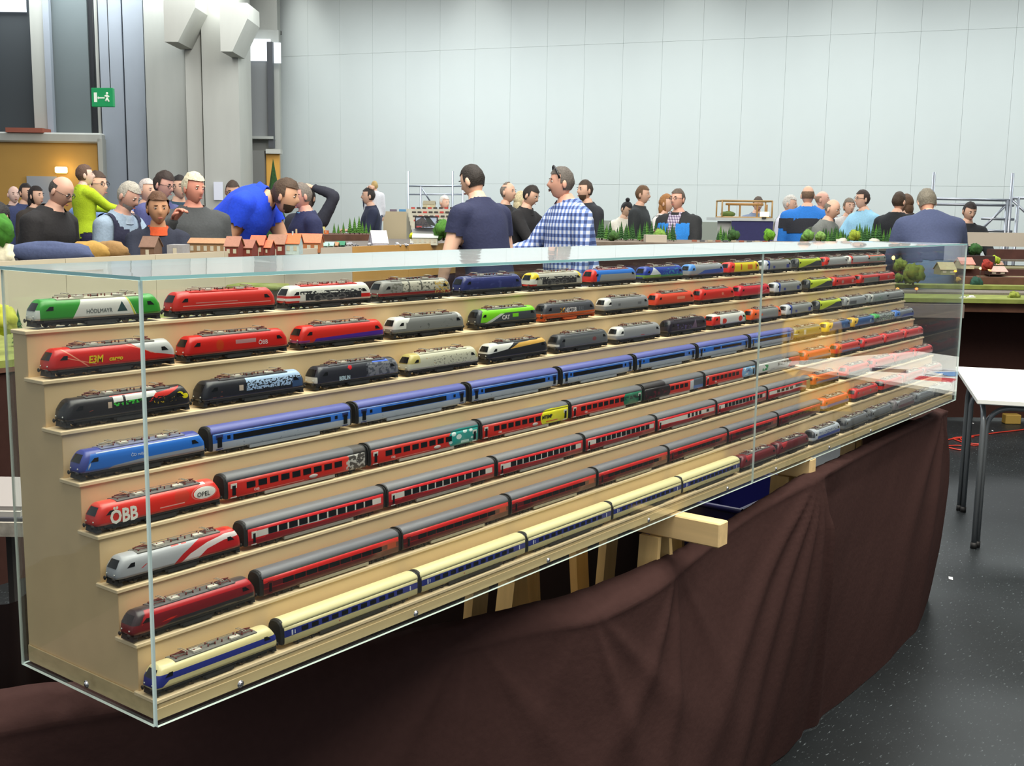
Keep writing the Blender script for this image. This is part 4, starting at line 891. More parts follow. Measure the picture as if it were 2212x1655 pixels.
# fifth shelf: red train with painted end panels
DW = M('white coach door', (226, 222, 212), .4)
def mk5(i, x):
    red = (216, 44, 34)
    sh = [('b', (206, 62, 52), -.1, 1.1, .86, 1.2), ('b', (234, 150, 138), .2, .52, .10, .13)]
    roofc = (104, 104, 108); win = []; n = [9, 8, 8, 8, 4, 7, 4][i]; w0 = .038; pt = .0235
    if i in (4,): w0 = .128
    if i == 6: w0 = .140; n = 5; pt = .020
    for k in range(n): win.append((w0 + k * pt, w0 + k * pt + .0172, .0192, .0290))
    drs = [(.007, .019, .0085, .0310, 'door', DW)]
    ex = []
    if i == 0: sh += [('b', (70, 66, 64), .86, 1.1, -.1, 1.2), ('n', (190, 186, 180), .84, 1.1, -.1, 1.2, 30, .52)]; roofc = ((104, 104, 108), [('b', (80, 76, 74), .9, 1.1, -1, 3)])
    if i in (1, 2, 3, 5):
        c = {1: (36, 150, 142), 2: (232, 222, 36), 3: (24, 116, 84), 5: (120, 176, 222)}[i]
        u0 = {1: .70, 2: .66, 3: .72, 5: .72}[i]
        sh += [('e', c, u0 + .10, .5, .105, .72), ('b', c, u0 + .10, 1.1, -.1, 1.2)]
        if i == 1:
            for (a, bb, ra) in ((.75, .86, .022), (.80, .60, .026), (.86, .92, .020), (.92, .9, .017), (.72, .3, .016), (.93, .35, .012)): sh.append(('e', (206, 224, 220), a, bb, ra, ra * 7))
            sh.append(('b', (190, 226, 220), .82, .90, .10, .28))
        if i == 2: sh += [('b', (40, 40, 40), .945, .96, .62, .78), ('b', (214, 80, 40), .72, .86, .16, .24)]
        if i == 3: sh += [('n', (30, 40, 40), .74, .97, .45, .75, 22, .5)]
        if i == 5: sh += [('n', (226, 232, 240), .76, .98, .2, .95, 16, .56), ('p', (60, 90, 150), [(.78, .5), (.86, .75), (.9, .5)])]
        roofc = ((104, 104, 108), [('e', c, u0 + .12, 1.0, .10, .18), ('b', c, u0 + .12, 1.1, .9, 1.16)]) if i in (1, 2) else roofc
        win = [q for q in win if q[1] / CL < u0 + .03]
        drs.append((.283, .295, .0085, .0310, 'door', DW))
    if i == 4:
        sh += [('e', (40, 32, 34), .30, .5, .12, .8), ('b', (40, 32, 34), -.1, .30, -.1, 1.2), ('n', (96, 30, 44), .02, .36, .1, .7, 20, .55), ('b', (196, 200, 206), .76, .82, 0, .9), ('b', (70, 84, 100), .82, 1.1, .35, 1.2), ('b', (60, 120, 206), .82, 1.1, -.1, .35)]
        roofc = ((104, 104, 108), [('b', (44, 38, 40), -.1, .34, -1, 3)]); drs = []
    if i == 6: sh += [('e', (224, 222, 218), .60, .5, .14, .8), ('b', (224, 222, 218), .0, .60, -.1, 1.2), ('n', (60, 150, 90), .12, .26, .2, .8, 16, .50), ('b', (120, 120, 124), .30, .40, .16, .2)]; roofc = ((104, 104, 108), [('b', (224, 222, 218), .04, .64, .9, 1.12)]); drs = []
    c = coach(f'{ORD[i]} red model coach of the fifth shelf train with ' + ['a grey photo panel', 'a teal bubble panel', 'a yellow advert panel', 'a dark green panel', 'a black and red panel', 'a sky blue panel', 'a white side'][i], x, 5, red, sh, roofc, win, ex, (170, 160, 148), 'red coaches with adverts on the fifth shelf', i == 0, drs)
    if i in (0, 1, 2, 3, 5): text('ÖBB', .0056, TX((238, 214, 208), 'pale print'), c, (.052, -.0172, .0128))
    if i in (0, 1, 2): b = MB(); b.ell((.178, -.0166, .0140), .010, .0012, .0032, 0, 14, 6); b.build('oval_badge', TX((190, 176, 172), 'grey badge'), c)
    if i == 2: text('MTEMP', .0100, TX((40, 42, 40), 'black print'), c, (.202, -.0173, .0208), xs=1.15, bold=.0004)
    return c
t5 = train(5, 185, 'red with large white letters and an oval sign', (218, 46, 36), [('b', (232, 84, 72), -.1, 1.1, .86, 1.2), ('e', (216, 120, 110), .845, .50, .108, .36), ('e', (218, 46, 36), .847, .50, .101, .33), ('e', (226, 222, 214), .85, .50, .093, .30), ('e', (200, 60, 44), .66, .55, .06, .36), ('b', (226, 160, 150), .48, .68, .20, .25), ('b', (230, 220, 214), .82, .87, .90, .98)], dict(roof=(104, 100, 98)),
    [457, 760, 997, 1205, 1360, 1503, 1612], 1706, mk5, [
    (1721, 'orange red with a grey blue skirt', (224, 88, 40), [('b', (120, 124, 150), .12, .95, .05, .3), ('b', (60, 54, 70), .1, 1, -.1, .08)], dict()),
    (1791, 'red with a blue skirt', (214, 50, 36), [('b', OR, -.1, .2, .5, 1.1), ('b', (84, 100, 160), .2, 1, .02, .24)], dict()),
    (1850, 'plain red, third of the red row,', (212, 40, 36), [('b', (150, 30, 30), 0, 1, 0, .1)], dict()),
    (1901, 'plain red, fourth of the red row,', (214, 42, 38), [('e', (190, 100, 90), .6, .4, .04, .2)], dict()),
    (1950, 'plain red, last of the red row,', (216, 44, 40), [('e', (200, 130, 120), .7, .5, .03, .15)], dict())])
text('ÖBB', .0272, TX((238, 234, 222), 'white print big'), t5[0], (.0205, YS - .0002, .0128), xs=.84, bold=.0009)
for ch in list(t5[0].children):
    if ch.data and ch.data == LM['cw'][2]: bpy.data.objects.remove(ch)
text('OPEL', .0098, TX((34, 34, 38), 'black print'), t5[0], (.1675, YS - .0002, .0232), xs=1.05)
# sixth shelf: red train with white window wave
def mk6(i, x):
    sh = [('b', (150, 30, 38), -.1, 1.1, -.1, .30), ('b', (222, 214, 206), .03, .97, .43, .80), ('p', (222, 214, 206), [(.2, .28), (.3, .24), (.5, .36), (.75, .30), (.97, .44), (.97, .5), (.2, .5)]), ('b', (212, 36, 40), -.1, 1.1, .80, 1.2), ('n', (150, 30, 38), .05, .5, .28, .38, 12, .5)]
    n = 11; win = [(.042 + k * .0212, .042 + k * .0212 + .0176, .0200, .0301) for k in range(n)]
    if i == 4: win = [(.150 + k * .020, .150 + k * .020 + .011, .0205, .030) for k in range(4)] + [(.25, .262, .0225, .029)]
    if i == 6: win = [(.06 + k * .03, .06 + k * .03 + .020, .0215, .029) for k in range(4)] + [(.19, .24, .024, .031)]
    if i == 6: sh += [('p', (206, 34, 40), [(.7, .9), (.8, 1.2), (1.1, 1.2), (1.1, -.1), (.95, .0)]), ('p', (222, 214, 206), [(.72, .7), (.86, .5), (.98, .1), (.92, .1), (.7, .55)]), ('b', (170, 156, 92), .9, 1.1, .0, 1.2)]
    drs = [(.009, .019, .0085, .0300, 'door', DW)] if i < 6 else []
    return coach(f'{ORD[i]} red model coach with a white window wave on the sixth shelf', x, 6, (206, 34, 40), sh, (112, 112, 116), win, [], (150, 144, 134), 'red coaches with a white wave on the sixth shelf', i == 0, drs)
t6 = train(6, 230, 'silver grey with a red and white flag sweep', (176, 178, 182), [('p', (190, 34, 38), [(.42, -.1), (.44, .1), (.50, .42), (.60, .80), (.72, 1.1), (1.1, 1.1), (1.1, -.1)]), ('p', (224, 212, 210), [(.46, -.1), (.60, -.1), (.70, .36), (.56, .34)]), ('p', (224, 212, 210), [(.56, .34), (.70, .36), (.84, .58), (.70, .68)]), ('p', (224, 212, 210), [(.70, .68), (.84, .58), (.965, .62), (.86, .86)]), ('p', (224, 212, 210), [(.86, .86), (.965, .62), (.965, .84)]), ('b', (216, 60, 40), .90, 1.1, .9, 1.2), ('b', (222, 66, 50), .10, .20, 1.0, 1.2), ('b', (216, 60, 50), .42, .48, .88, .96), ('b', (216, 60, 50), .50, .54, .88, .96), ('p', (200, 80, 80), [(.17, .28), (.21, .44), (.225, .44), (.185, .28)])], dict(roof=(120, 118, 112)),
    [498, 797, 1035, 1235, 1392, 1527, 1634], 1729, mk6, [
    (1739, 'orange with a grey blue skirt', (230, 110, 40), [('b', (124, 128, 160), .1, .95, .05, .28), ('b', (150, 130, 60), -.1, 1, -.1, .05)], dict()),
    (1811, 'red over dark blue', (214, 60, 44), [('b', (50, 60, 90), .1, 1, -.1, .3)], dict()),
    (1872, 'red, third in the reflected table row,', (206, 44, 40), [('b', (120, 30, 40), 0, 1, 0, .12)], dict()),
    (1925, 'red, fourth in the reflected table row,', (210, 46, 42), [('b', (126, 32, 42), 0, 1, 0, .1)], dict()),
    (1970, 'red, last in the reflected table row,', (212, 44, 40), [('b', (130, 34, 40), 0, 1, 0, .08)], dict())])
# seventh shelf: dark red train
def mk7(i, x):
    sh = [('b', (88, 22, 30), -.1, 1.1, -.1, .72), ('b', (214, 40, 38), -.1, 1.1, .72, 1.2), ('b', (140, 30, 32), -.1, 1.1, .36, .44), ('b', (176, 56, 30), .90, .97, .4, .75)]
    win = [(.040 + k * .0245, .040 + k * .0245 + .0215, .0195, .0270) for k in range(9)]
    drs = [(.010, .020, .009, .029, 'door', M('maroon coach door', (96, 26, 30), .35))]
    return coach(f'{ORD[i]} dark red model coach on the seventh shelf', x, 7, (100, 24, 30), sh, (106, 106, 112), win, [], (172, 162, 140), 'dark red coaches on the seventh shelf', i == 0, drs)
DRL = [('b', (120, 26, 34), -.1, 1.1, .1, .82), ('b', (176, 34, 40), .1, 1.0, .70, .96), ('p', (206, 46, 34), [(.06, -.1), (.10, .1), (.28, .34), (.98, .40), (.98, .34), (.30, .26), (.14, -.1)]), ('p', (50, 46, 50), [(.18, -.1), (.3, .22), (.98, .28), (.98, -.1)]), ('b', (74, 66, 68), -.1, 1.1, .96, 1.2), ('p', (58, 50, 54), [(-.1, .42), (-.1, 1.2), (.13, 1.2), (.05, .42)]), ('p', (176, 34, 40), [(.06, .3), (.08, .7), (.14, .96), (.20, .96), (.12, .6)])]
t7 = train(7, 262, 'dark red with a grey roof', (128, 28, 34), DRL, dict(roof=(96, 94, 94)),
    [538, 836, 1069, 1262, 1415, 1554, 1656], 1755, mk7, [
    (1760, 'orange over bright blue', (226, 88, 38), [('b', (54, 90, 190), .14, 1, .0, .34), ('b', (150, 160, 200), -.1, .14, 0, .3)], dict()),
    (1830, 'red with a green badge', (208, 40, 36), [('b', (110, 130, 90), .6, .66, .3, .6), ('b', (150, 100, 90), .3, .34, .3, .5)], dict()),
    (1889, 'red with a dark nose', (208, 42, 36), [('b', (60, 30, 30), -.1, .06, .4, .9)], dict()),
    (1938, 'red and brown with an amber line', (170, 60, 50), [('b', (200, 140, 60), .1, 1, .3, .36)], dict()),
    (1985, 'brownish red, last of the seventh row,', (150, 60, 52), [('b', (90, 60, 50), 0, 1, 0, .3)], dict())])
# bottom shelf: cream and blue train
def mk8(i, x):
    sh = [('b', (46, 56, 138), -.1, 1.1, .42, .82), ('b', (214, 200, 146), -.1, 1.1, -.1, .42), ('b', (226, 214, 160), -.1, 1.1, .82, 1.2), ('b', (196, 80, 60), .38, .39, .2, .28)]
    win = [(.036 + k * .0212, .036 + k * .0212 + .0135, .0212, .0282) for k in range(11)]
    mk = [(.016, .0185, .0205, .0280, 'white_mark', WHT2, .0006), (.022, .0235, .0215, .027, 'white_mark', WHT2, .0006), (.279, .2815, .0205, .0280, 'white_mark', WHT2, .0006)]
    return coach(f'{ORD[i]} cream and blue model coach on the bottom shelf', x, 8, (214, 200, 146), sh, (230, 220, 166), win, mk, (60, 56, 50), 'cream and blue coaches on the bottom shelf', i == 0, [], collar_=False)
WHT2 = M('white mark', (214, 216, 226), .4)
MRL = [('p', (176, 36, 44), [(.1, .1), (.12, .9), (.2, 1.0), (.98, .98), (.98, .7), (.2, .5)]), ('b', (70, 66, 70), .2, 1, 0, .2)]
SIL = [('p', (172, 176, 182), [(.08, .0), (.12, .92), (.22, 1.1), (.98, 1.1), (.98, .8), (.24, .74), (.15, 0)]), ('b', (70, 70, 74), .2, 1.1, -.1, .2), ('b', (60, 60, 64), -.1, .06, .35, 1.1)]
t8 = train(8, 311, 'cream with a broad blue band', (222, 208, 152), [('b', (44, 54, 140), .08, 1.1, .30, .60), ('p', (44, 54, 140), [(-.1, .06), (-.1, .62), (.1, .62), (.1, .3), (.05, .06)]), ('b', (224, 212, 160), -.1, 1.1, .84, 1.2)], dict(roof=(112, 110, 104)),
    [582, 878, 1107, 1290, 1446], 1580, mk8, [
    (1575, 'dark red with a black nose, first of two,', (112, 26, 34), MRL, dict(roof=(96, 90, 90))),
    (1661, 'dark red with a black nose, second of two,', (104, 30, 38), MRL, dict(roof=(90, 86, 86))),
    (1737, 'white and blue', (188, 194, 204), [('b', (50, 78, 170), .1, .98, -.1, .34), ('n', (120, 130, 160), .2, .9, .3, .7, 26, .52), ('b', (230, 230, 230), .94, 1.1, .5, 1.1), ('p', (214, 218, 224), [(.08, .1), (.12, 1.0), (.22, 1.0), (.15, .1)]), ('b', (60, 60, 66), -.1, .06, .3, 1.1)], dict()),
    (1805, 'silver grey with a pale arch, first of its kind,', (110, 112, 116), SIL, dict()),
    (1862, 'silver grey with a pale arch, second of its kind,', (116, 118, 122), SIL, dict()),
    (1915, 'silver grey with a maroon flank', (120, 112, 116), SIL[:1] + [('b', (110, 60, 70), .2, 1, 0, .4)], dict()),
    (1964, 'silver grey with a black window and pale arch', (130, 132, 138), SIL, dict()),
    (2016, 'dark grey, last on the bottom row,', (96, 96, 100), [('b', (70, 70, 74), 0, 1, 0, .3)], dict())])
# ------------------------------------------------------------------ people
def V(*a): return np.array(a, float)
def rotx(a): c, s = math.cos(a), math.sin(a); return np.array([[1, 0, 0], [0, c, -s], [0, s, c]])
def roty(a): c, s = math.cos(a), math.sin(a); return np.array([[c, 0, s], [0, 1, 0], [-s, 0, c]])
def rotz(a): c, s = math.cos(a), math.sin(a); return np.array([[c, -s, 0], [s, c, 0], [0, 0, 1]])
NLA, NLO = 22, 28
def head_grid(fat=0.0):
    """points of a head, face towards -Y, origin at its centre, 0.235 m tall"""
    P = []
    for i in range(NLA + 1):
        th = math.pi * i / NLA
        for j in range(NLO):
            ph = 2 * math.pi * j / NLO
            d = V(math.sin(th) * math.sin(ph), -math.sin(th) * math.cos(ph), math.cos(th))
            x, y, z = d * V(.077, .098, .119)
            f = max(0.0, -d[1])                              # how far this point faces forward
            if z < .01:                                      # jaw narrows, back of the skull tucks in to the nape
                t = min(1, (.01 - z) / .12); x *= 1 - (.30 - fat * .2) * t ** 1.3
                if y > 0: y *= 1 - .42 * t
                elif t > .3: y -= .010 * f * (t - .3)
            if f > .3 and -.09 < z < .05: y += .007 * (f - .3) * 1.4        # flatter face
            g = lambda x0, z0, sx, sz: math.exp(-((x - x0) / sx) ** 2 - ((z - z0) / sz) ** 2) * (f > .2)
            y -= .023 * g(0, -.020, .012, .017) + .012 * g(0, .004, .009, .022)   # nose
            y += .008 * (g(.031, .014, .016, .012) + g(-.031, .014, .016, .012))  # eye sockets
            y -= .004 * (g(.030, .034, .022, .009) + g(-.030, .034, .022, .009))  # brow
            y -= .006 * g(0, -.060, .020, .007) - .004 * g(0, -.068, .016, .003)  # lips
            y -= .007 * g(0, -.095, .020, .016)                                   # chin
            P.append((x, y, z))
    return np.array(P)
HG = {0: head_grid(), 1: head_grid(.6)}
HF = [(i * NLO + j, (i + 1) * NLO + j, (i + 1) * NLO + (j + 1) % NLO, i * NLO + (j + 1) % NLO) for i in range(NLA) for j in range(NLO)]
def ell_pts(c, r, nu=10, nv=6):
    b = MB(); b.ell((0, 0, 0), r[0], r[1], r[2], 0, nu, nv); return np.array(b.v) + V(*c), b.f
def hair_mask(style, p, d):
    front = -d[1]; z = p[2]
    if style == 'bald': return z < .055 and z > -.045 and front < .15
    if style == 'thin': return (z < .075 and z > -.06 and front < .25) or (z > .085 and front < .2)
    if style == 'long': return (z > .055) or (front < .35 and z > -.10)
    if style == 'none': return False
    return (z > .058 + .02 * max(0, front - .6)) or (front < .24 and z > -.062) or (front < .42 and z > -.005)
def hand_parts(curl=.5, side=1):
    """hand along -Z from the wrist at the origin, palm facing -Y, thumb on +X*side"""
    b = MB()
    b.loft([[(w * math.cos(a), t * math.sin(a) , z) for a in np.linspace(0, 2 * math.pi, 10, endpoint=False)] for w, t, z in ((.026, .019, .01), (.032, .017, -.02), (.041, .016, -.055), (.042, .014, -.082), (.034, .010, -.092))], 0)
    for k, (x, L) in enumerate(((.031, .068), (.011, .078), (-.010, .073), (-.030, .058))):
        x *= side; p = [V(x * .9, 0, -.078)]; a = .10
        for sgm, q in ((.45, curl * .7), (.32, curl * .9), (.23, curl * .7)):
            a += q; p.append(p[-1] + L * sgm * V(x * .12, -math.sin(a), -math.cos(a)))
        b.tube(p, [.0098, .0092, .0084, .0066], 7, 0)
    p = [V(.024 * side, -.004, -.022), V(.046 * side, -.016, -.045), V(.052 * side, -.030, -.070), V(.046 * side, -.040, -.090)]
    b.tube(p, [.0125, .0115, .0100, .0075], 7, 0)
    return np.array(b.v), b.f
HANDS = {(c, s): hand_parts(c, s) for c in (.25, .7) for s in (1, -1)}
def frame_to(d, hint=(0, -1, 0)):
    z = -V(*d) / np.linalg.norm(d); y = -V(*hint); x = np.cross(y, z)
    if np.linalg.norm(x) < 1e-3: x = np.cross(V(1, 0, 0), z)
    x /= np.linalg.norm(x); y = np.cross(z, x); return np.stack([x, y, z], 1)
SKIN = lambda c: M('skin %d %d %d' % c, (min(250, int(c[0] * 1.04 + 6)), min(250, int(c[1] * 1.06 + 14)), min(250, int(c[2] * 1.06 + 20))), .55, noise=.04, scale=20)
EYEW = M('eye white', (226, 222, 214), .3); PUP = M('pupil', (40, 30, 26), .2); LIP = M('lip', (170, 96, 86), .5)
def cloth_m(c, sc=60): return M('fabric %d %d %d' % tuple(c), c, .85, noise=.10, scale=sc, bump=.25)
def remesh(name, b, vox):
    me = bpy.data.meshes.new('r'); me.from_pydata(b.v, [], b.f); o = bpy.data.objects.new('r', me); COL.objects.link(o)
    md = o.modifiers.new('r', 'REMESH'); md.mode = 'VOXEL'; md.voxel_size = vox
    sm = o.modifiers.new('s', 'SMOOTH'); sm.factor = .5; sm.iterations = 3
    dg = bpy.context.evaluated_depsgraph_get(); ev = o.evaluated_get(dg); m2 = ev.to_mesh()
    n = len(m2.vertices); v = np.empty(n * 3); m2.vertices.foreach_get('co', v); nr = np.empty(n * 3); m2.vertices.foreach_get('normal', nr)
    f = [tuple(p.vertices) for p in m2.polygons]; ev.to_mesh_clear(); bpy.data.objects.remove(o); bpy.data.meshes.remove(me)
    return v.reshape(-1, 3), nr.reshape(-1, 3), f
ARM = {  # upper-arm and fore-arm directions (own-left arm, x positive); mirrored for the other arm
 'down': ((.16, .02, -1), (.02, -.22, -1)), 'table': ((.12, -.62, -.9), (-.18, -1, -.30)), 'reach': ((.1, -.8, -.6), (-.05, -1, -.15)), 'belly': ((.22, .05, -1), (-.7, -.65, -.12)),
 'point': ((.25, -.35, -.9), (-.25, -.45, .85)), 'fold': ((.2, -.15, -1), (-.85, -.55, .02)), 'back': ((.3, .35, -.9), (-.2, -.1, -1)), 'hold': ((.2, -.3, -.9), (-.3, -1, .15)), 'up': ((.5, -.1, .9), (-.9, .1, .3)), 'akimbo': ((.55, .15, -.8), (-.6, -.2, -.55))}
NP_ = [0]
def person(label, px, py, D, face, lean=0.0, nod=0.0, turn=0.0, la='down', ra='down', top=(60, 60, 64), sleeve='long', legs=(52, 56, 72), hair='short', hc=(60, 46, 36), skin=(214, 160, 130),
           glasses=False, bulk=1.0, topmat=None, vest=None, collar=None, size=None, vox=None, group=None, extra=None, base_z=0.0, beard=None, headup=None, neckf=-.35, hem=-.10, curl=.7, hcs=1.0, fat=0, roll=0.0, sleeve_c=None):
    NP_[0] += 1
    le = math.radians(lean); piv = V(0, 0, .95)
    def bend(p):
        p = V(*p); t = min(1, max(0, (p[2] - .88) / .30)); q = rotx(le * t) @ (p - piv) + piv
        return q
    # limbs (metres for a 1.76 m figure, facing -Y)
    b = MB(); seg = []
    def ring(z, rx, ry, y0=0.0):
        return [bend((rx * bulk * math.cos(a), ry * bulk * math.sin(a) + y0, z)) for a in np.linspace(0, 2 * math.pi, 18, endpoint=False)]
    bl = max(0.0, bulk - 1.0)
    rr = [(.82, .150, .105, .01), (.90, .170, .118, .012), (.98, .165, .112 + bl * .10, .0 - bl * .06), (1.06, .152, .108 + bl * .13, -.004 - bl * .08), (1.16, .158, .112 + bl * .08, -.006 - bl * .04), (1.28, .176, .120, -.004), (1.37, .184, .112, .004), (1.435, .166, .088, .012), (1.48, .108, .068, .014), (1.515, .062, .060, .010)]
    b.loft([ring(*q) for q in rr], 0)
    nb, nt = bend((0, .008, 1.48)), bend((0, -.004, 1.570)); nt = nb + rotx(le * neckf) @ (nt - nb)
    b.tube([nb - (nt - nb) * .3, nb, nt], [.060, .058, .056], 14)
    for s in (-1, 1):
        seg += [(bend((s * .07, 0, .86)), bend((s * .08, 0, 1.38)), .10 * bulk, .10 * bulk, 'torso')]
    seg += [(bend((-.13, .01, 1.42)), bend((.13, .01, 1.42)), .06, .06, 'torso'), (nb + (nt - nb) * .12, nt, .058, .056, 'neck')]
    arms = []
    for s, a in ((1, la), (-1, ra)):
        u, f = ARM[a] if isinstance(a, str) else a
        u = V(u[0] * s, u[1], u[2]); f = V(f[0] * s, f[1], f[2]); u /= np.linalg.norm(u); f /= np.linalg.norm(f)
        sh = bend((s * .178 * (bulk * .5 + .5), .012, 1.415)); el = sh + u * .29; wr = el + f * .255
        b.tube([sh - u * .02 + V(-s * .05, 0, .0), sh, sh + u * .1, el], [.058, .064 * (bulk * .4 + .6), .056 * (bulk * .4 + .6), .045], 12); b.tube([el - f * .012, el + f * .08, wr], [.045, .043, .029], 12)
        seg += [(sh, sh + u * .14, .062, .052, 'uarm'), (sh + u * .14, el, .052, .045, 'larm'), (el, wr, .044, .029, 'farm')]
        arms.append((s, el, wr, f))
    for s in (-1, 1):
        hp, kn, an = V(s * .088, .01, .88), V(s * .10, -.01, .49), V(s * .105, .025, .085)
        b.tube([hp, hp + (kn - hp) * .5, kn, kn + (an - kn) * .35, an], [.092 * (bulk * .5 + .5), .078 * (bulk * .5 + .5), .058, .056, .042], 12)
        b.loft([[(s * .108 + w * math.cos(q), y, max(.004, zc + h * math.sin(q))) for q in np.linspace(0, 2 * math.pi, 10, endpoint=False)] for y, w, h, zc in ((.075, .026, .03, .04), (.05, .036, .045, .05), (0, .040, .05, .052), (-.07, .045, .034, .036), (-.13, .044, .026, .028), (-.165, .026, .016, .02))], 0)
        seg += [(hp, kn, .09, .058, 'leg'), (kn, an, .056, .042, 'leg'), (V(s * .108, .06, .04), V(s * .108, -.15, .03), .04, .04, 'foot')]
    v, nrm, f = remesh('p', b, vox or (.019 if D < 10 else .026))
    fc = np.array([v[list(q)].mean(0) for q in f])
    best = np.full(len(fc), 9.0); zone = np.zeros(len(fc), int); names = ['torso', 'neck', 'uarm', 'larm', 'farm', 'leg', 'foot']
    for a, bb, ra_, rb_, zn in seg:
        ab = bb - a; t = np.clip(((fc - a) @ ab) / (ab @ ab), 0, 1); dd = np.linalg.norm(fc - (a + t[:, None] * ab), axis=1) - (ra_ + (rb_ - ra_) * t)
        w = dd < best; best[w] = dd[w]; zone[w] = names.index(zn)
    # head
    hcn = nt + rotx(le * (1 + neckf) * .65) @ V(0, -.022, .070)
    Rh = rotx(le * .45 + math.radians(nod)) ; Rh = rotz(math.radians(turn)) @ Rh @ roty(math.radians(roll))
    if extra and 'headscale' in extra: hs = extra['headscale']
    else: hs = 1.0
    hs *= .90
    G = HG[1 if fat else 0] * hs
    hv = G @ Rh.T + hcn
    vs = [v]; fs = [list(q) for q in f]; mi = [0] * len(f); n0 = len(v)
    def addp(pv, pf, m):
        nonlocal n0
        vs.append(pv); fs.extend([[i + n0 for i in q] for q in pf]); mi.extend([m] * len(pf)); n0 += len(pv)
    addp(hv, HF, 0)
    for s in (-1, 1):
        e, ef = ell_pts((0, 0, 0), (.011, .020, .032)); e = (e @ rotz(s * .35).T + V(s * .077, .010, -.008)) * hs; addp(e @ Rh.T + hcn, ef, 0)
        e, ef = ell_pts((s * .031, -.0800, .013), (.0110, .0080, .0055)); addp(e * hs @ Rh.T + hcn, ef, 1)
        e, ef = ell_pts((s * .031, -.0875, .013), (.0050, .0026, .0048)); addp(e * hs @ Rh.T + hcn, ef, 2)
        e, ef = ell_pts((s * .031, -.0880, .034), (.017, .006, .0035)); addp(e * hs @ Rh.T + hcn, ef, 3)
    e, ef = ell_pts((0, -.0955, -.061), (.019, .005, .0055)); addp(e * hs @ Rh.T + hcn, ef, 4)
    for (s, el, wr, fd) in arms:
        hvv, hff = HANDS[(curl if curl in (.25, .7) else .7, -s)]
        Rm = frame_to(fd, (0, -.25, -1) if abs(fd[2]) < .8 else (-s, -.3, 0)); addp(hvv @ Rm.T + wr, hff, 0)
    # solve scale from the head height seen in the photograph
    hw = at(px, py, D); S = (hw[2] - base_z) / hcn[2] if size is None else size
    rz = YAW + math.radians(face)
    off = rotz(rz) @ (hcn * S); root = V(hw[0] - off[0], hw[1] - off[1], hw[2] - off[2])
    t = thing('person', label, 'person', root, rz, group); t.scale = (S, S, S)
    allv = np.concatenate(vs); me = bpy.data.meshes.new('person_body'); me.from_pydata(allv.tolist(), [], fs)
    for m in (SKIN(skin), EYEW, PUP, M('brow %d %d %d' % hc, hc, .8), LIP): me.materials.append(m)
    me.polygons.foreach_set('material_index', mi); me.polygons.foreach_set('use_smooth', [True] * len(fs)); me.update()
    link('body', me, t)
    def garment(nm, ok, off_, mat):
        ids = [k for k in range(len(f)) if ok[k]]
        if not ids: return None
        used = sorted({i for k in ids for i in f[k]}); mp = {i: q for q, i in enumerate(used)}
        pv = v[used] + nrm[used] * off_
        wv = np.array([mnoise.noise(Vector(v[i] * 9.0 + NP_[0])) for i in used]); pv = pv + nrm[used] * (wv * .006 + .003)[:, None]
        m = bpy.data.meshes.new(nm); m.from_pydata(pv.tolist(), [], [[mp[i] for i in f[k]] for k in ids]); m.materials.append(mat)
        m.polygons.foreach_set('use_smooth', [True] * len(ids)); m.update(); return link(nm, m, t)
    ti = lambda *z: np.isin(zone, [names.index(q) for q in z])
    zt = fc @ V(0, 0, 1)
    # height along the unbent body: use distance below the pelvis pivot
    wl_ = (fc - piv) @ (rotx(le * .5) @ V(0, 0, 1))
    up = wl_ > hem
    nax = (nt - nb) / np.linalg.norm(nt - nb); nkl = ((fc - nb) @ nax) < .026; tnk = (zone == names.index('neck')) & nkl
    slv = {'long': ('uarm', 'larm', 'farm'), 'short': ('uarm',), 'none': ()}[sleeve]
    tm = topmat or cloth_m(top)
    garment('shirt' if sleeve != 'long' or topmat or vest else 'jacket', (ti('torso') & up) | tnk | (ti(*slv) if slv else False), .012, tm)
    if sleeve_c: garment('sleeve', ti(*slv), .016, cloth_m(sleeve_c))
    garment('trousers', ti('leg') | (ti('torso') & (wl_ < hem + .04)), .008, cloth_m(legs))
    garment('shoe', ti('foot'), .006, M('dark shoe', (36, 32, 30), .5))
    if vest: garment('vest', ti('torso') & (wl_ > -.08) & (np.linalg.norm(fc - nb, axis=1) > .125), .024, cloth_m(vest))
    # hair
    if hair != 'none':
        st = 'short' if hair in ('curly', 'bun', 'spiky') else hair
        th = {'short': 1.07, 'curly': 1.13, 'bald': 1.035, 'thin': 1.04, 'long': 1.11, 'bun': 1.06, 'spiky': 1.10}[hair]
        D0 = HG[0] / np.linalg.norm(HG[0], axis=1)[:, None]
        mk = [hair_mask(st, HG[0][i], D0[i]) for i in range(len(HG[0]))]
        ids = [q for q in HF if all(mk[i] for i in q)]
        used = sorted({i for q in ids for i in q}); mp = {i: k for k, i in enumerate(used)}
        amp = {'curly': .10, 'spiky': .07}.get(hair, .055); fr = {'curly': 42, 'spiky': 34}.get(hair, 38)
        pts = []
        for i in used:
            g = HG[0][i]; k = th + amp * mnoise.noise(Vector(g * fr + NP_[0] * 3.1)); pts.append(g * V(k, k, k + (.03 if g[2] > .06 else 0)) * hs)
        pts = np.array(pts) @ Rh.T + hcn
        hb = MB(); hb.add(pts, [[mp[i] for i in q] for q in ids], 0, True)
        if hair == 'bun':
            e, ef = ell_pts((0, .055, .135), (.036, .036, .034)); hb.add(e * hs @ Rh.T + hcn, ef, 0, True)
        if hair == 'long':
            e, ef = ell_pts((0, .055, -.07), (.080, .050, .10)); hb.add(e * hs @ Rh.T + hcn, ef, 0, True)
        hb.build('hair', M('hair %d %d %d' % hc, hc, .7, noise=.3, scale=90, bump=.5), t)
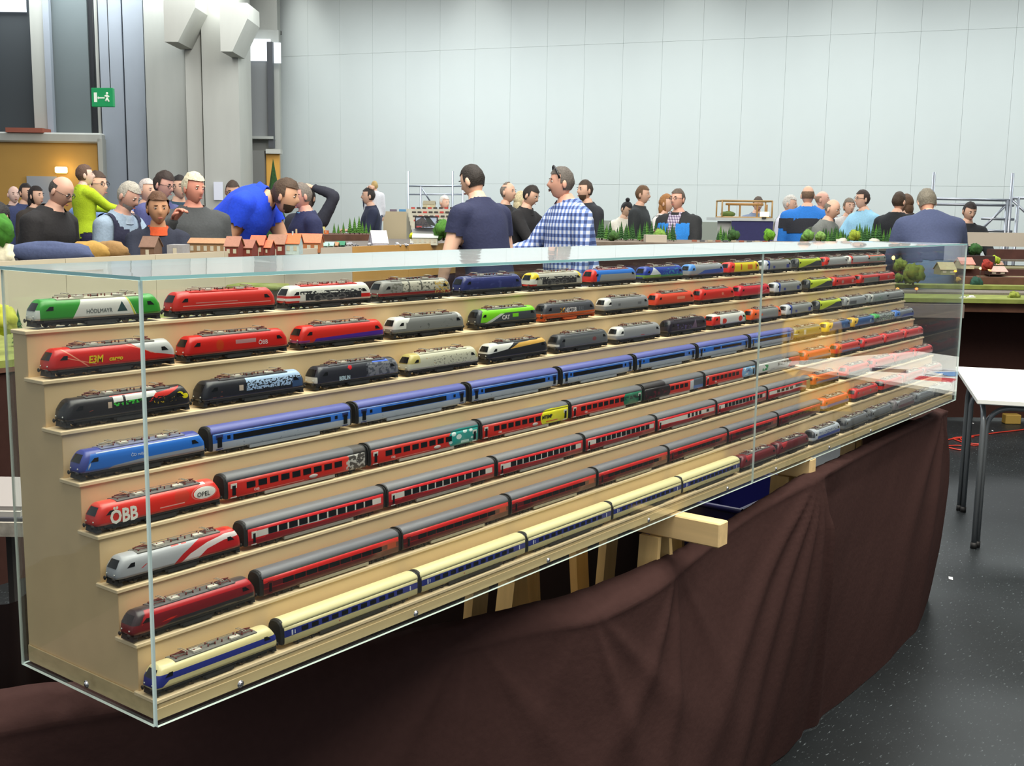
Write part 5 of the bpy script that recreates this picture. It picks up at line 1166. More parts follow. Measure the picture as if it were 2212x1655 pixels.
    if beard:
        ids = [q for q in HF if all((HG[0][i][2] < -.045 and HG[0][i][1] < -.015 and HG[0][i][2] > -.125) for i in q)]
        used = sorted({i for q in ids for i in q}); mp = {i: k for k, i in enumerate(used)}
        pts = np.array([HG[0][i] * 1.045 for i in used]) * hs @ Rh.T + hcn
        hb = MB(); hb.add(pts, [[mp[i] for i in q] for q in ids], 0, True); hb.build('beard', M('beard %d %d %d' % beard, beard, .8, noise=.3, scale=120), t)
    if glasses:
        gb = MB()
        for s in (-1, 1):
            gb.tube([Rh @ (V(s * .031 + .021 * math.cos(q), -.095, .012 + .016 * math.sin(q)) * hs) + hcn for q in np.linspace(0, 2 * math.pi, 13)], .0018, 5, cap=False)
            gb.tube([Rh @ (V(s * .052, -.093, .016) * hs) + hcn, Rh @ (V(s * .080, -.03, .014) * hs) + hcn, Rh @ (V(s * .082, .02, .008) * hs) + hcn], .0018, 5)
        gb.tube([Rh @ (V(-.010, -.097, .014) * hs) + hcn, Rh @ (V(.010, -.097, .014) * hs) + hcn], .0018, 5)
        gb.build('glasses', M('glasses frame', (34, 34, 38), .3), t)
    if collar is None: collar = top
    if collar:
        cb = MB(); ax = (nt - nb) / np.linalg.norm(nt - nb); sx = V(1, 0, 0); fy = np.cross(ax, sx)
        rg = []
        for (h, r) in ((-.022, .098), (.004, .083), (.032, .076), (.036, .070), (.012, .068)):
            rg.append([nb + ax * h + r * (math.cos(q) * sx + math.sin(q) * fy) for q in np.linspace(0, 2 * math.pi, 16, endpoint=False)])
        cb.loft(rg, 0, cap0=False, cap1=False); cb.build('collar', cloth_m(collar), t)
    return t, dict(Rh=Rh, hcn=hcn, bend=bend, v=v, f=f, zone=zone, nrm=nrm, fc=fc, names=names, garment=garment, ti=ti, wl=wl_, arms=arms, hs=hs)
def check_mat(name, c0, c1, c2, sc):
    m = bpy.data.materials.new(name); m.use_nodes = True; nt = m.node_tree; n = nt.nodes; ln = nt.links.new; b = n['Principled BSDF']; b.inputs['Roughness'].default_value = .85
    tc = n.new('ShaderNodeTexCoord'); sx = n.new('ShaderNodeSeparateXYZ'); ln(tc.outputs['Object'], sx.inputs[0])
    def band(s):
        q = n.new('ShaderNodeMath'); q.operation = 'MULTIPLY'; q.inputs[1].default_value = sc; ln(s, q.inputs[0])
        fr = n.new('ShaderNodeMath'); fr.operation = 'FRACT'; ln(q.outputs[0], fr.inputs[0])
        g = n.new('ShaderNodeMath'); g.operation = 'GREATER_THAN'; g.inputs[1].default_value = .5; ln(fr.outputs[0], g.inputs[0]); return g.outputs[0]
    add = n.new('ShaderNodeMath'); add.operation = 'ADD'; ln(sx.outputs[0], add.inputs[0]); ln(sx.outputs[1], add.inputs[1])
    h = band(add.outputs[0]); v_ = band(sx.outputs[2])
    s = n.new('ShaderNodeMath'); s.operation = 'ADD'; ln(h, s.inputs[0]); ln(v_, s.inputs[1])
    r = n.new('ShaderNodeMath'); r.operation = 'MULTIPLY'; r.inputs[1].default_value = .5; ln(s.outputs[0], r.inputs[0])
    cr = n.new('ShaderNodeValToRGB'); cr.color_ramp.interpolation = 'CONSTANT'; e = cr.color_ramp.elements
    e[0].position = 0; e[0].color = (*lin(c0), 1); e[1].position = .4; e[1].color = (*lin(c1), 1); x = e.new(.8); x.color = (*lin(c2), 1)
    ln(r.outputs[0], cr.inputs[0]); ln(cr.outputs[0], b.inputs['Base Color']); return m
PLAID = check_mat('blue white check', (216, 224, 240), (116, 140, 196), (58, 76, 130), 21.0)
PLAID2 = check_mat('mauve check', (196, 190, 204), (150, 138, 160), (96, 84, 112), 34.0)
P = person
# --- left group behind the barrier, nearest first
P('person in black seen from behind at the far end of the barrier, bent forward', -14, 470, 7.2, 150, lean=42, nod=30, top=(26, 27, 32), hc=(30, 28, 28), la='table', ra='table', bulk=1.15)
P('balding person with glasses in a black jacket leaning over the barrier', 131, 414, 8.2, 78, lean=22, nod=22, top=(34, 33, 35), hair='bald', hc=(70, 66, 62), glasses=True, la='down', ra='down', bulk=1.2, skin=(204, 150, 124), collar=(30, 30, 32))
c_, h_ = P('toddler in a lime green top held up above the crowd', 183, 379, 9.0, 140, turn=-24, nod=-4, top=(178, 206, 32), legs=(38, 36, 70), hc=(96, 72, 58), skin=(222, 176, 152), size=.62, la='reach', ra='reach', extra=dict(headscale=1.22))
P('person with glasses half hidden holding up a toddler', 209, 401, 9.4, 70, top=(130, 160, 220), la='hold', ra='hold', glasses=True, hc=(70, 52, 40))
P('grey haired person in a dark vest with pale blue sleeves looking down', 277, 424, 8.6, 72, lean=20, nod=20, top=(150, 170, 190), vest=(40, 42, 66), hc=(176, 172, 160), beard=(176, 170, 164), la='table', ra='down', skin=(206, 150, 126), collar=(160, 178, 196))
P('person with a curly crop and dark hooded top facing the camera', 341, 451, 7.85, 22, nod=6, turn=6, top=(34, 40, 58), hair='curly', hc=(96, 66, 44), skin=(190, 132, 92), la='table', ra='table', collar=(206, 84, 40), bulk=.86, extra=dict(headscale=1.06))
P('person with dark curls, glasses and blue printed tee looking aside', 354, 400, 10.2, 66, nod=12, lean=10, top=(84, 88, 136), sleeve='short', hair='curly', hc=(54, 42, 36), glasses=True, skin=(212, 150, 126), la='table', ra='down', bulk=1.1)
P('white blond person in a dark grey shirt pointing across the models', 418, 408, 8.5, 30, turn=24, nod=8, top=(70, 74, 76), hair='curly', hc=(214, 206, 178), skin=(206, 130, 104), la='down', ra=((.42, -.62, -.66), (-.42, -.48, .78)), bulk=1.18, curl=.7)
P('dark haired person in teal hidden behind the white blond person', 388, 405, 11.3, 40, top=(40, 70, 90), hc=(34, 30, 30))
P('white haired person showing between two heads at the barrier', 318, 413, 10.8, 60, top=(90, 110, 180), hc=(206, 196, 190))
P('person with glasses in an open beige jacket by the concrete pier', 503, 414, 12.2, 10, nod=14, top=(150, 148, 132), hc=(70, 56, 46), glasses=True, la='hold', ra='down', vest=None, collar=(40, 42, 48))
P('child in a white tee with a red print before the pier', 503, 447, 11.4, -30, turn=0, top=(206, 206, 202), sleeve='short', hc=(84, 62, 48), skin=(222, 176, 150), la='down', ra='down', extra=dict(headscale=1.15))
P('person in a bright blue tee bending deep over the model houses', 616, 424, 9.3, 82, lean=44, nod=-8, neckf=1.05, top=(30, 74, 226), sleeve='short', hair='curly', hc=(76, 58, 42), beard=(70, 54, 42), skin=(210, 152, 116), la=((.1, -.4, -.9), (-.2, -.9, -.1)), ra=((.12, .42, -.9), (-.12, -.95, -.38)), bulk=1.32, legs=(30, 32, 44))
P('person in a dark navy suit jacket behind the one in bright blue', 652, 424, 9.8, -62, nod=8, top=(34, 40, 78), hc=(120, 112, 104), skin=(204, 140, 116), la='down', ra='down', collar=(90, 150, 190), bulk=1.1)
P('person with long dark hair and one hand on the head', 666, 428, 12.0, 160, top=(48, 50, 62), hair='long', hc=(56, 42, 34), la='down', ra='up')
P('person in dark blue carrying a child by the far wall', 796, 424, 16.5, -75, top=(42, 48, 72), hc=(46, 40, 38), la='hold', ra='up', legs=(120, 122, 124))
P('small blond child in white riding on shoulders by the far wall', 809, 402, 16.6, -160, top=(234, 236, 242), hair='short', hc=(196, 168, 110), size=.58, legs=(90, 98, 120), extra=dict(headscale=1.15))
# --- centre
P('broad person in a navy tee seen from behind, head turned down aside', 1021, 392, 8.3, -132, nod=14, lean=15, turn=8, top=(38, 44, 76), sleeve='short', hair='short', hc=(42, 36, 32), skin=(222, 168, 138), la=((.34, -.10, -1), (-.05, -.35, -1)), ra=((.34, -.02, -1), (.05, -.5, -.9)), bulk=1.08, legs=(36, 40, 62), beard=None)
pl_, ph_ = P('moustached person in a blue and white checked shirt with sunglasses on the hair', 1213, 396, 8.7, -70, turn=-12, nod=-4, lean=9, topmat=PLAID, top=(120, 140, 190), hair='short', hc=(92, 86, 80), skin=(214, 150, 122), la='down', ra=((.20, -.55, -.72), (-.1, -1, -.22)), bulk=1.28, collar=(110, 130, 184), legs=(44, 52, 90))
b = MB(); hc_, Rh_ = ph_['hcn'], ph_['Rh']
b.ell((0, -.082, -.046), .026, .010, .008, 0, 12, 6); b.v = [tuple(Rh_ @ V(*q) + hc_) for q in b.v]; b.build('moustache', M('dark moustache', (60, 50, 46), .8), pl_)
b = MB(); b.tube([Rh_ @ V(.084 * math.cos(q), -.030 - .030 * math.sin(q), .030 + .088 * math.sin(q)) + hc_ for q in np.linspace(0, math.pi, 13)], .0075, 6); b.build('sunglasses', M('black sunglasses', (22, 22, 26), .2), pl_)
P('grey haired person in black just behind the navy tee', 1097, 416, 13.5, 60, top=(42, 42, 46), hair='thin', hc=(130, 122, 112))
P('dark haired person in a black leather jacket reaching over a model', 1146, 423, 12.8, 62, nod=18, lean=12, top=(34, 33, 35), hc=(44, 36, 32), la='reach', ra='table')
P('blond person in a tan coat half hidden by the leather jacket', 1125, 434, 14.5, 120, top=(196, 170, 130), hair='long', hc=(214, 200, 160))
P('white haired person in a purple top by the aluminium frame', 960, 438, 18.6, 50, top=(164, 90, 170), hc=(214, 206, 196), lean=14)
P('bearded person in dark clothes behind the checked shirt', 1264, 412, 13.6, -60, top=(44, 46, 52), hc=(70, 56, 46), beard=(96, 74, 56))
P('person in a white cardigan with a black hair bun looking down', 1353, 452, 16.0, 40, nod=26, lean=12, top=(226, 222, 208), hair='bun', hc=(28, 26, 30), la='fold', ra='table', skin=(206, 160, 130))
P('short haired person in a dark jumper behind the white cardigan', 1388, 421, 15.2, 66, nod=4, top=(48, 52, 54), hair='short', hc=(110, 82, 56))
P('person with auburn hair, white sleeves and a black vest', 1439, 440, 14.6, 62, top=(228, 224, 220), vest=(34, 33, 36), hair='long', hc=(166, 116, 66), la='down', ra='down')
jk, jh = P('person with glasses in an open black and blue rain jacket over mauve check', 1464, 431, 12.6, -34, turn=-10, top=(40, 42, 44), hair='short', hc=(96, 84, 74), skin=(214, 152, 126), glasses=True, la='hold', ra='down', bulk=1.12, collar=(40, 42, 44))
fcx = jh['fc']; bl_ = cloth_m((40, 130, 214)); tz = jh['ti']('torso')
jh['garment']('shirt_front', tz & (np.abs(fcx[:, 0]) < .055) & (fcx[:, 1] < -.03), .020, PLAID2)
jh['garment']('blue_panel', tz & (np.abs(fcx[:, 0]) >= .050) & (fcx[:, 1] < .07) & (jh['wl'] < .43), .021, bl_)
# --- far right
P('person behind the framed model showcase', 1637, 441, 18.0, 10, nod=14, top=(110, 120, 140), hc=(80, 66, 56))
P('white haired person in a beige vest with pale sleeves', 1706, 441, 15.0, 60, nod=8, top=(216, 214, 228), vest=(160, 150, 132), hc=(206, 202, 194), la='belly', ra='belly', bulk=1.15)
bj, bh = P('bald person in a blue and black ski jacket seen from behind', 1745, 423, 13.9, 170, top=(40, 120, 208), hair='bald', hc=(120, 96, 76), bulk=1.35, la='down', ra='down')
bh['garment']('black_band', (bh['ti']('torso') | bh['ti']('uarm')) & (bh['wl'] > .29) & (bh['wl'] < .43), .018, cloth_m((44, 46, 54)))
P('pink bald person facing aside between two others', 1776, 432, 15.9, 66, top=(120, 122, 118), hair='bald', hc=(150, 120, 100), skin=(216, 154, 130), bulk=1.1)
gp, gh = P('balding person in a grey hooded top with an olive backpack', 1797, 452, 12.7, 52, nod=16, lean=8, top=(118, 122, 118), hair='bald', hc=(120, 112, 100), bulk=1.15, collar=(60, 66, 80))
b = MB(); b.ell((0, .17, 1.22), .15, .10, .20, 0, 14, 10, .08); b.v = [tuple(gh['bend'](q)) for q in b.v]; b.build('backpack', cloth_m((58, 66, 50)), gp)
P('grey curly haired person in a pale blouse facing the camera', 1834, 447, 16.2, 10, top=(204, 200, 196), hair='curly', hc=(110, 98, 84), la='belly', ra='belly')
P('dark haired person with glasses in a light blue jumper', 1863, 431, 14.8, -70, turn=-10, top=(150, 200, 226), hc=(58, 42, 36), glasses=True, collar=(60, 70, 90), bulk=1.2, la='down', ra='table')
P('dark haired person in a black shirt turned away', 1942, 436, 14.0, 130, top=(30, 32, 36), hc=(70, 54, 40), sleeve='short', bulk=1.2)
P('brown haired person hidden behind the big blue pullover', 1957, 440, 15.0, -140, top=(60, 50, 46), hair='long', hc=(96, 70, 50))
bp_, bph = P('stout grey haired person in a slate blue pullover seen from behind', 2002, 437, 10.4, 178, lean=24, nod=18, neckf=.15, hem=.12, top=(66, 76, 108), hair='curly', hc=(118, 112, 98), bulk=1.38, la=((.30, -.12, -1), (-.1, -.6, -.8)), ra=((.30, -.12, -1), (.05, -.5, -.9)), legs=(92, 116, 146), collar=(190, 196, 216))
P('dark haired child in a black top behind the grey ledge', 2094, 457, 13.0, 6, nod=22, top=(30, 32, 36), hc=(40, 32, 30), skin=(206, 156, 128), la='table', ra='table')
# --- heads far back at the other end
P('dark haired person far back below the ochre wall', 56, 417, 14.0, 60, top=(60, 70, 110), hc=(40, 32, 30))
P('dark haired person beside another far back below the ochre wall', 78, 424, 13.2, 70, top=(60, 54, 50), hair='long', hc=(40, 30, 28))
P('bald person far back beside the black bent figure', 30, 421, 15.0, 40, top=(70, 70, 80), hair='bald', hc=(120, 100, 90), skin=(226, 180, 160))
ORDN = 'first second third fourth fifth sixth seventh eighth ninth tenth eleventh twelfth thirteenth fourteenth fifteenth sixteenth seventeenth eighteenth nineteenth twentieth'.split() + [d + '-' + q for d in ('twenty', 'thirty', 'forty') for q in 'first second third fourth fifth sixth seventh eighth ninth'.split()]
# ------------------------------------------------------------------ model railway layouts and stands behind the case
BEI = M('grey beige board', (192, 182, 166), .7, noise=.04, scale=3); OCB = M('ochre varnished board', (196, 150, 82), .5, noise=.08, scale=3)
BRC = M('dark brown stage cloth', (58, 38, 34), .95, noise=.08, scale=40, spec=.1)
GRS = M('model grass', (120, 130, 62), .95, noise=.30, scale=9); GRD = M('dark model grass', (84, 100, 44), .95, noise=.3, scale=12); BAL = M('grey ballast', (112, 106, 98), .95, noise=.2, scale=60)
EAR = M('brown model earth', (92, 62, 48), .95, noise=.25, scale=10)
def strip_board(name, label, pts, z0, z1, th, mat, cat='board', parent=None):
    """upright board along floor points, from z0 up to z1"""
    b = MB(); P2 = [V(p[0], p[1], 0) for p in pts]
    for a, c in zip(P2[:-1], P2[1:]):
        d = c - a; n_ = V(-d[1], d[0], 0) / np.linalg.norm(d) * th
        if n_ @ FH < 0: n_ = -n_
        b.add([a + V(0, 0, z0), c + V(0, 0, z0), c + n_ + V(0, 0, z0), a + n_ + V(0, 0, z0), a + V(0, 0, z1), c + V(0, 0, z1), c + n_ + V(0, 0, z1), a + n_ + V(0, 0, z1)],
              [(3, 2, 1, 0), (4, 5, 6, 7), (0, 1, 5, 4), (1, 2, 6, 5), (2, 3, 7, 6), (3, 0, 4, 7)])
    kw = {} if parent else dict(label=label, cat=cat)
    return b.build(name, mat, parent, **kw)
def slab(name, pts, z0, z1, mat, parent=None, **kw):
    b = MB(); n = len(pts); b.add([(p[0], p[1], z0) for p in pts] + [(p[0], p[1], z1) for p in pts], [tuple(range(n))[::-1], tuple(range(n, 2 * n))] + [(i, (i + 1) % n, (i + 1) % n + n, i + n) for i in range(n)])
    return b.build(name, mat, parent, **kw)
Pz = lambda px, D: at(px, 455, D)
def atpx(px, D, z):       # picture height of level z at that place
    lo, hi = 300.0, 1600.0
    for _ in range(40):
        m_ = (lo + hi) / 2
        if at(px, m_, D)[2] > z: lo = m_
        else: hi = m_
    return lo
# --- barrier layout behind the near half: grey beige rear boards, then ochre ones
ZT = 1.290
pZ, pB, pC = Pz(0, 5.5), Pz(612, 8.0), Pz(985, 10.6)
f = lambda s_: pZ + (pB - pZ) * s_
pA = f(-.42)
t = thing('layout_barrier', 'long grey beige back board of a model railway behind the show case', 'barrier', (0, 0, 0))
edges = [-.42, -.12, .165, .45, .72, 1.0]
for a, c in zip(edges[:-1], edges[1:]):
    qa, qc = f(a), f(c); d = (qc - qa) / np.linalg.norm(qc - qa) * .002
    strip_board('board', None, [qa + d, qc - d], .93, ZT, .018, BEI, parent=t)
t2 = thing('ochre_barrier', 'ochre wooden front board of the middle model layout behind the case', 'barrier', (0, 0, 0))
for k in range(3):
    qa, qc = pB + (pC - pB) * (k / 3), pB + (pC - pB) * ((k + 1) / 3); d = (qc - qa) * .003
    strip_board('board', None, [qa + d, qc - d], 1.0, ZT - .006, .02, OCB if k else BEI, parent=t2)
strip_board('stage_cloth', 'dark brown cloth hanging below the ochre board behind the case', [pB, pC], 0, .999, .01, BRC, 'cloth')
# low near layout in front of that board: green strip, tunnel and fir at the near end
t = thing('near_layout', 'low model landscape with green meadow behind the near end of the case', 'model landscape', (0, 0, 0))
q = [Pz(-420, 3.9), Pz(10, 4.55), Pz(700, 6.9), None, pB, pA]
slab('ground', [q[0], q[1], q[2], q[4] - FH * .012, q[5] - FH * .012], .905, .935, GRS, t); slab('frame', [q[0] + V(0, 0, 0), q[1], q[2], q[4] - FH * .012, q[5] - FH * .012], .885, .9045, EAR, t)
strip_board('layout_cloth', 'black brown cloth hanging from the near layout behind the case', [q[0] + FH * .02, q[1] + FH * .02, q[2] + FH * .02], 0, .884, .01, BRC, 'cloth')
o, w, h = frame_box(496, 606, 600, 648, 6.75, .3)
t = thing('tunnel_block', 'grass topped dark tunnel block on the layout behind the red locomotive', 'tunnel', (o[0], o[1], .936), YAW - .10); hh = h + o[2] - .936
b = MB(); b.cbox(0, 0, 0, w, .22, hh * .72, .004); b.build('tunnel_wall', M('dark tunnel wall', (66, 58, 54), .9), t); b = MB(); b.cbox(-.02, -.015, hh * .722, w + .01, .25, hh * .86, .01); b.build('grass_roof', GRS, t)
p = Pz(18, 2.75)
for (px, py, D, lab, c) in ((8, 690, 4.7, 'yellow green model bush left of the case', (176, 180, 60)), (2, 498, 5.6, 'green model bush on the barrier at the edge of view', (60, 120, 40)), (4, 552, 5.62, 'cream rounded rock on the barrier end', (226, 222, 196))):
    q = at(px, py, D); b = MB(); r = 26 * D / FPX; b.ell((0, 0, 0), r, r, r * 1.25, 0, 14, 10, .5, px)
    b.build('model_bush' if 'bush' in lab else 'model_rock', M('bush %d %d %d' % c, c, .95, noise=.3, scale=30), loc=q, label=lab, cat='model plant' if 'bush' in lab else 'rock')
# shared firs
FIR = M('fir needles', (44, 82, 40), .95, noise=.35, scale=70); FIR2 = M('fresh fir needles', (72, 118, 44), .95, noise=.35, scale=70); TRK = M('model trunk', (70, 50, 36), .9)
def fir_mesh(seed, mat):
    b = MB(); r0 = random.Random(seed)
    for k in range(7):
        z0 = .12 + k * .125; rr = .21 * (1 - k / 7.6); n = 11; v = []
        for i in range(n):
            a = 2 * math.pi * i / n + k; q = rr * (1 + .28 * (i % 2) - .14 + r0.uniform(-.08, .08)); v.append((q * math.cos(a), q * math.sin(a), z0 - .03 * (i % 2)))
        v.append((0, 0, z0 + .24)); v.append((0, 0, z0 + .04)); b.add(v, [(i, (i + 1) % n, n) for i in range(n)] + [((i + 1) % n, i, n + 1) for i in range(n)])
    return b.mesh('foliage', mat)
FM = [fir_mesh(1, FIR), fir_mesh(2, FIR2), fir_mesh(3, FIR)]
b = MB(); b.tube([(0, 0, 0), (0, 0, .3)], .025, 6); TM = b.mesh('trunk', TRK)
def fir(px, py, D, hpx, lab, group, k=0, zbase=None):
    q = at(px, py, D); h = hpx * D / FPX
    t = thing('model_fir_tree', lab, 'model tree', q, random.random() * 6, group); t.scale = (h * 1.0, h * 1.0, h)
    link('foliage', FM[k % 3], t); link('trunk', TM, t); return t
def round_tree(px, py, D, hpx, lab, c, name='model_round_tree', wide=1.0):
    q = at(px, py, D); h = hpx * D / FPX
    t = thing(name, lab, 'model tree', q); b = MB(); s_ = px * .13
    for k in range(5):
        a = k * 2.4; b.ell((.22 * h * wide * math.cos(a) * (k > 0), .2 * h * math.sin(a) * (k > 0), h * (.52 + .12 * math.sin(a * 2))), h * .30 * wide, h * .30, h * .34, 0, 10, 7, .5, s_ + k)
    b.build('foliage', M('leaf %d %d %d' % c, c, .95, noise=.35, scale=60), t); b = MB(); b.tube([(0, 0, 0), (0, 0, h * .6)], h * .05, 6); b.build('trunk', TRK, t); return t
fir(42, atpx(42, 5.0, .936), 5.0, 74, 'single dark green fir standing by the green and white locomotive', None, 0)
# --- table behind the barrier with model houses
slab('layout_table', [f(-.35) + FH * .06, pB + FH * .06, pB + FH * .75, f(-.35) + FH * 1.2], 1.20, 1.25, M('grey layout top', (140, 134, 122), .9, noise=.1, scale=10), label='grey model layout top just behind the beige barrier', cat='model layout')
ZH = 1.2505
def house(px0, px1, py_top, D, label, wallc, roofc, zbase=ZH, depth=.16, ridge=.45, rot=0.0, win=3, flat=False, chim=False):
    if zbase == ZH: D = D * 1.52 + .12
    a = at(px0, 455, D); c = at(px1, 455, D); w = (c - a) @ RH; zt = at((px0 + px1) / 2, py_top, D)[2]; h = max(.03, zt - zbase); hw = h * (1 - ridge)
    t = thing('model_house', label, 'model house', (a[0], a[1], zbase), YAW + rot)
    wm, rm = M('house wall %d %d %d' % wallc, wallc, .8, noise=.12, scale=50), M('house roof %d %d %d' % roofc, roofc, .8, noise=.14, scale=60)
    b = MB(); b.box(0, 0, 0, w, depth, hw)
    if not flat: b.add([(0, 0, hw), (0, depth, hw), (0, depth / 2, h - .004), (w, 0, hw), (w, depth, hw), (w, depth / 2, h - .004)], [(0, 2, 1), (3, 4, 5)])
    b.build('wall', wm, t)
    if not flat:
        e = .008; b = MB()
        for s_ in (0, 1):
            y0, y1 = (-e, depth / 2) if s_ == 0 else (depth + e, depth / 2)
            q = [(-e, y0, hw - e * .6), (w + e, y0, hw - e * .6), (w + e, y1, h), (-e, y1, h)]
            b.add(q + [(x, y, z + .004) for x, y, z in q], [(0, 1, 2, 3)[::-1 if s_ else 1], (4, 5, 6, 7), (0, 1, 5, 4), (1, 2, 6, 5), (2, 3, 7, 6), (3, 0, 4, 7)])
        b.build('roof', rm, t)
    for k in range(win):
        x = w * (k + .5) / win; b = MB(); b.box(x - w * .12 / max(1, win / 2), -.002, hw * .35, x + w * .12 / max(1, win / 2), 0, hw * .75); b.build('window', M('house window', (196, 190, 170), .3), t)
    if chim: b = MB(); b.box(w * .4, depth * .4, h - .02, w * .47, depth * .55, h + .02); b.build('chimney', wm, t)
    return t
BRK = (120, 50, 42); RT = (196, 104, 76); RT2 = (156, 110, 92)
house(405, 492, 516, 4.95, 'low brown stone arcade building at the barrier', (150, 120, 84), (170, 130, 96), flat=False, win=6, ridge=.25)
house(484, 512, 512, 4.75, 'dark brick end house with a grey red roof', BRK, RT2, win=2)
house(511, 542, 519, 4.85, 'brick terrace house with twin brown gables', BRK, (150, 100, 84), win=2, depth=.2)
house(538, 566, 510, 4.98, 'brick house with a bright terracotta roof', BRK, RT, win=2)
house(566, 582, 520, 5.0, 'small brick annexe with an orange roof', BRK, (206, 112, 80), win=1)
house(576, 612, 508, 5.12, 'brick house with a brown patched roof', BRK, (150, 110, 90), win=2, depth=.2)
house(614, 644, 506, 5.15, 'pale blue gabled town house with an orange roof', (186, 206, 206), (222, 110, 66), win=2, chim=True)
house(642, 690, 506, 5.45, 'long building with a salmon tiled roof', (176, 112, 70), (206, 120, 88), win=3)
house(358, 392, 506, 4.6, 'small grey model building at the barrier in front of the child', (150, 150, 152), (160, 120, 110), win=1, flat=True)
house(300, 330, 512, 4.5, 'low brown shed at the barrier by the grey haired visitor', (110, 84, 66), (120, 92, 76), win=1)
q = at(640, 500, 8.6); b = MB(); b.tube([(0, 0, 0), (0, 0, .17)], [.012, .007], 8); b.build('model_chimney', M('tan chimney', (150, 130, 100), .8), loc=(q[0], q[1], ZH), label='slim tan model factory chimney behind the blue town house', cat='chimney')
# brown bags on the ledge
for (px, py, D, rx, rz_, c, lab, nm) in ((195, 529, 6.45, .11, .06, (176, 140, 70), 'small ochre bag on the barrier before the balding visitor', 'bag'), (238, 532, 6.6, .11, .06, (150, 118, 74), 'rounded tan bag on the barrier before the vested visitor', 'bag'), (110, 546, 6.15, .24, .06, (74, 86, 122), 'folded blue jacket lying on the barrier', 'jacket')):
    q = at(px, py, D); b = MB(); b.ell((0, 0, 0), rx, .05, rz_, 0, 16, 10, .25, px); b.build('folded_jacket' if nm == 'jacket' else 'shoulder_bag', cloth_m(c), loc=(q[0], q[1], 1.252 + rz_ * .95), rz=YAW, label=lab, cat=nm)
# --- middle layout behind the ochre board
m0, m1 = pB + FH * .09, pC + FH * .09
slab('layout_table', [m0, m1, m1 + FH * 1.6, Pz(800, 12.4), Pz(690, 12.2), Pz(690, 8.95)], 1.22, 1.27, M('track field ballast', (110, 104, 98), .95, noise=.18, scale=30), label='middle model layout top with ballast behind the ochre board', cat='model layout')
for (x0, x1, yt, D, lab, wc, rc) in ((690, 706, 524, 9.00, 'first pale teal roofed wagon shed on the middle layout', (150, 160, 150), (150, 190, 176)), (704, 718, 524, 9.07, 'second pale teal roofed wagon shed on the middle layout', (150, 160, 150), (156, 196, 184)), (716, 728, 524, 9.15, 'brown roofed shed next to the teal sheds', (130, 100, 76), (170, 130, 96)), (728, 742, 522, 9.23, 'dark green domed kiosk on the middle layout', (40, 70, 60), (60, 130, 100))):
    house(x0, x1, yt, D, lab, wc, rc, zbase=1.2705, depth=.08, win=1, ridge=.6)
house(806, 838, 499, 9.90, 'white tent shaped model hall with a steep roof', (222, 220, 232), (230, 230, 238), zbase=1.2705, depth=.16, ridge=.85, win=0, rot=.35)
house(686, 700, 488, 11.40, 'cream and yellow tram on the rear of the middle layout', (226, 220, 140), (210, 210, 190), zbase=1.3305, depth=.06, ridge=.1, win=3, flat=True)
house(699, 708, 497, 11.40, 'orange wagon behind the cream tram', (206, 110, 60), (206, 110, 60), zbase=1.3305, depth=.06, ridge=.1, win=1, flat=True)
house(886, 924, 492, 10.50, 'white low station building with flat roof on the middle layout', (222, 226, 224), (190, 196, 196), zbase=1.2705, depth=.2, win=4, flat=True)
house(892, 945, 506, 10.12, 'pale grey platform hall in front of the white station', (196, 198, 182), (196, 206, 200), zbase=1.2705, depth=.1, ridge=.3, win=5)
slab('model_hill', [Pz(690, 10.95), Pz(800, 11.40), Pz(820, 12.15), Pz(702, 12.00)], 1.2705, 1.33, EAR, label='brown model hill with firs at the back of the middle layout', cat='model hill')
for k, (px, hp) in enumerate(((722, 14), (731, 12), (742, 16), (756, 24), (766, 26), (776, 28), (783, 18), (791, 16), (800, 12))):
    fir(px, atpx(px, 11.55, 1.329), 11.55, hp + 8, 'bright model fir on the brown hill, %s from the tram' % ORDN[k], 'firs on the middle hill', 1)
q = at(950, 500, 10.05)
for (px, py, hp, c, lab) in ((958, 520, 46, (70, 120, 44), 'leafy green model tree by the broad person in navy'), (945, 523, 20, (150, 170, 50), 'yellow green model bush before the leafy tree'), (890, 517, 14, (190, 196, 40), 'bright yellow model bush by the white station')):
    round_tree(px, py, 10.20, hp, lab, c)
t = thing('model_barrel', 'white and orange round tank lying beside the broad person in navy', 'tank', at(968, 498, 10.35), YAW + .5)
b = MB(); b.tube([(-.05, 0, 0), (.06, 0, .02)], [.05, .045], 16); b.build('tank_body', M('tank white', (232, 230, 222), .4), t); b = MB(); b.tube([(-.054, 0, 0), (-.051, 0, 0)], .042, 16); b.build('tank_end', M('tank orange', (206, 130, 40), .5), t)
for k, (px, py, D) in enumerate(((752, 515, 9.60), (756, 509, 9.90), (768, 518, 9.45), (798, 519, 9.75), (858, 512, 10.05), (890, 520, 9.90), (860, 522, 9.60), (876, 524, 9.68))):
    q = at(px, py, D); t = thing('model_car', 'tiny silver model car, %s from the teal sheds on the middle layout' % ORDN[k], 'model car', (q[0], q[1], 1.2705), YAW + k * .5, 'tiny silver cars on the middle layout')
    b = MB(); b.cbox(-.028, -.011, .004, .028, .011, .014, .002); b.cbox(-.014, -.010, .0141, .016, .010, .022, .003); b.build('car_body', M('silver car paint', (196, 198, 204), .12, .6), t)
    b = MB()
    for sx in (-.017, .017):
        for sy in (-.011, .011): b.tube([(sx, sy - .002, .005), (sx, sy + .002, .005)], .005, 8)
    b.build('car_wheels', M('black rubber', (24, 24, 24), .6), t)
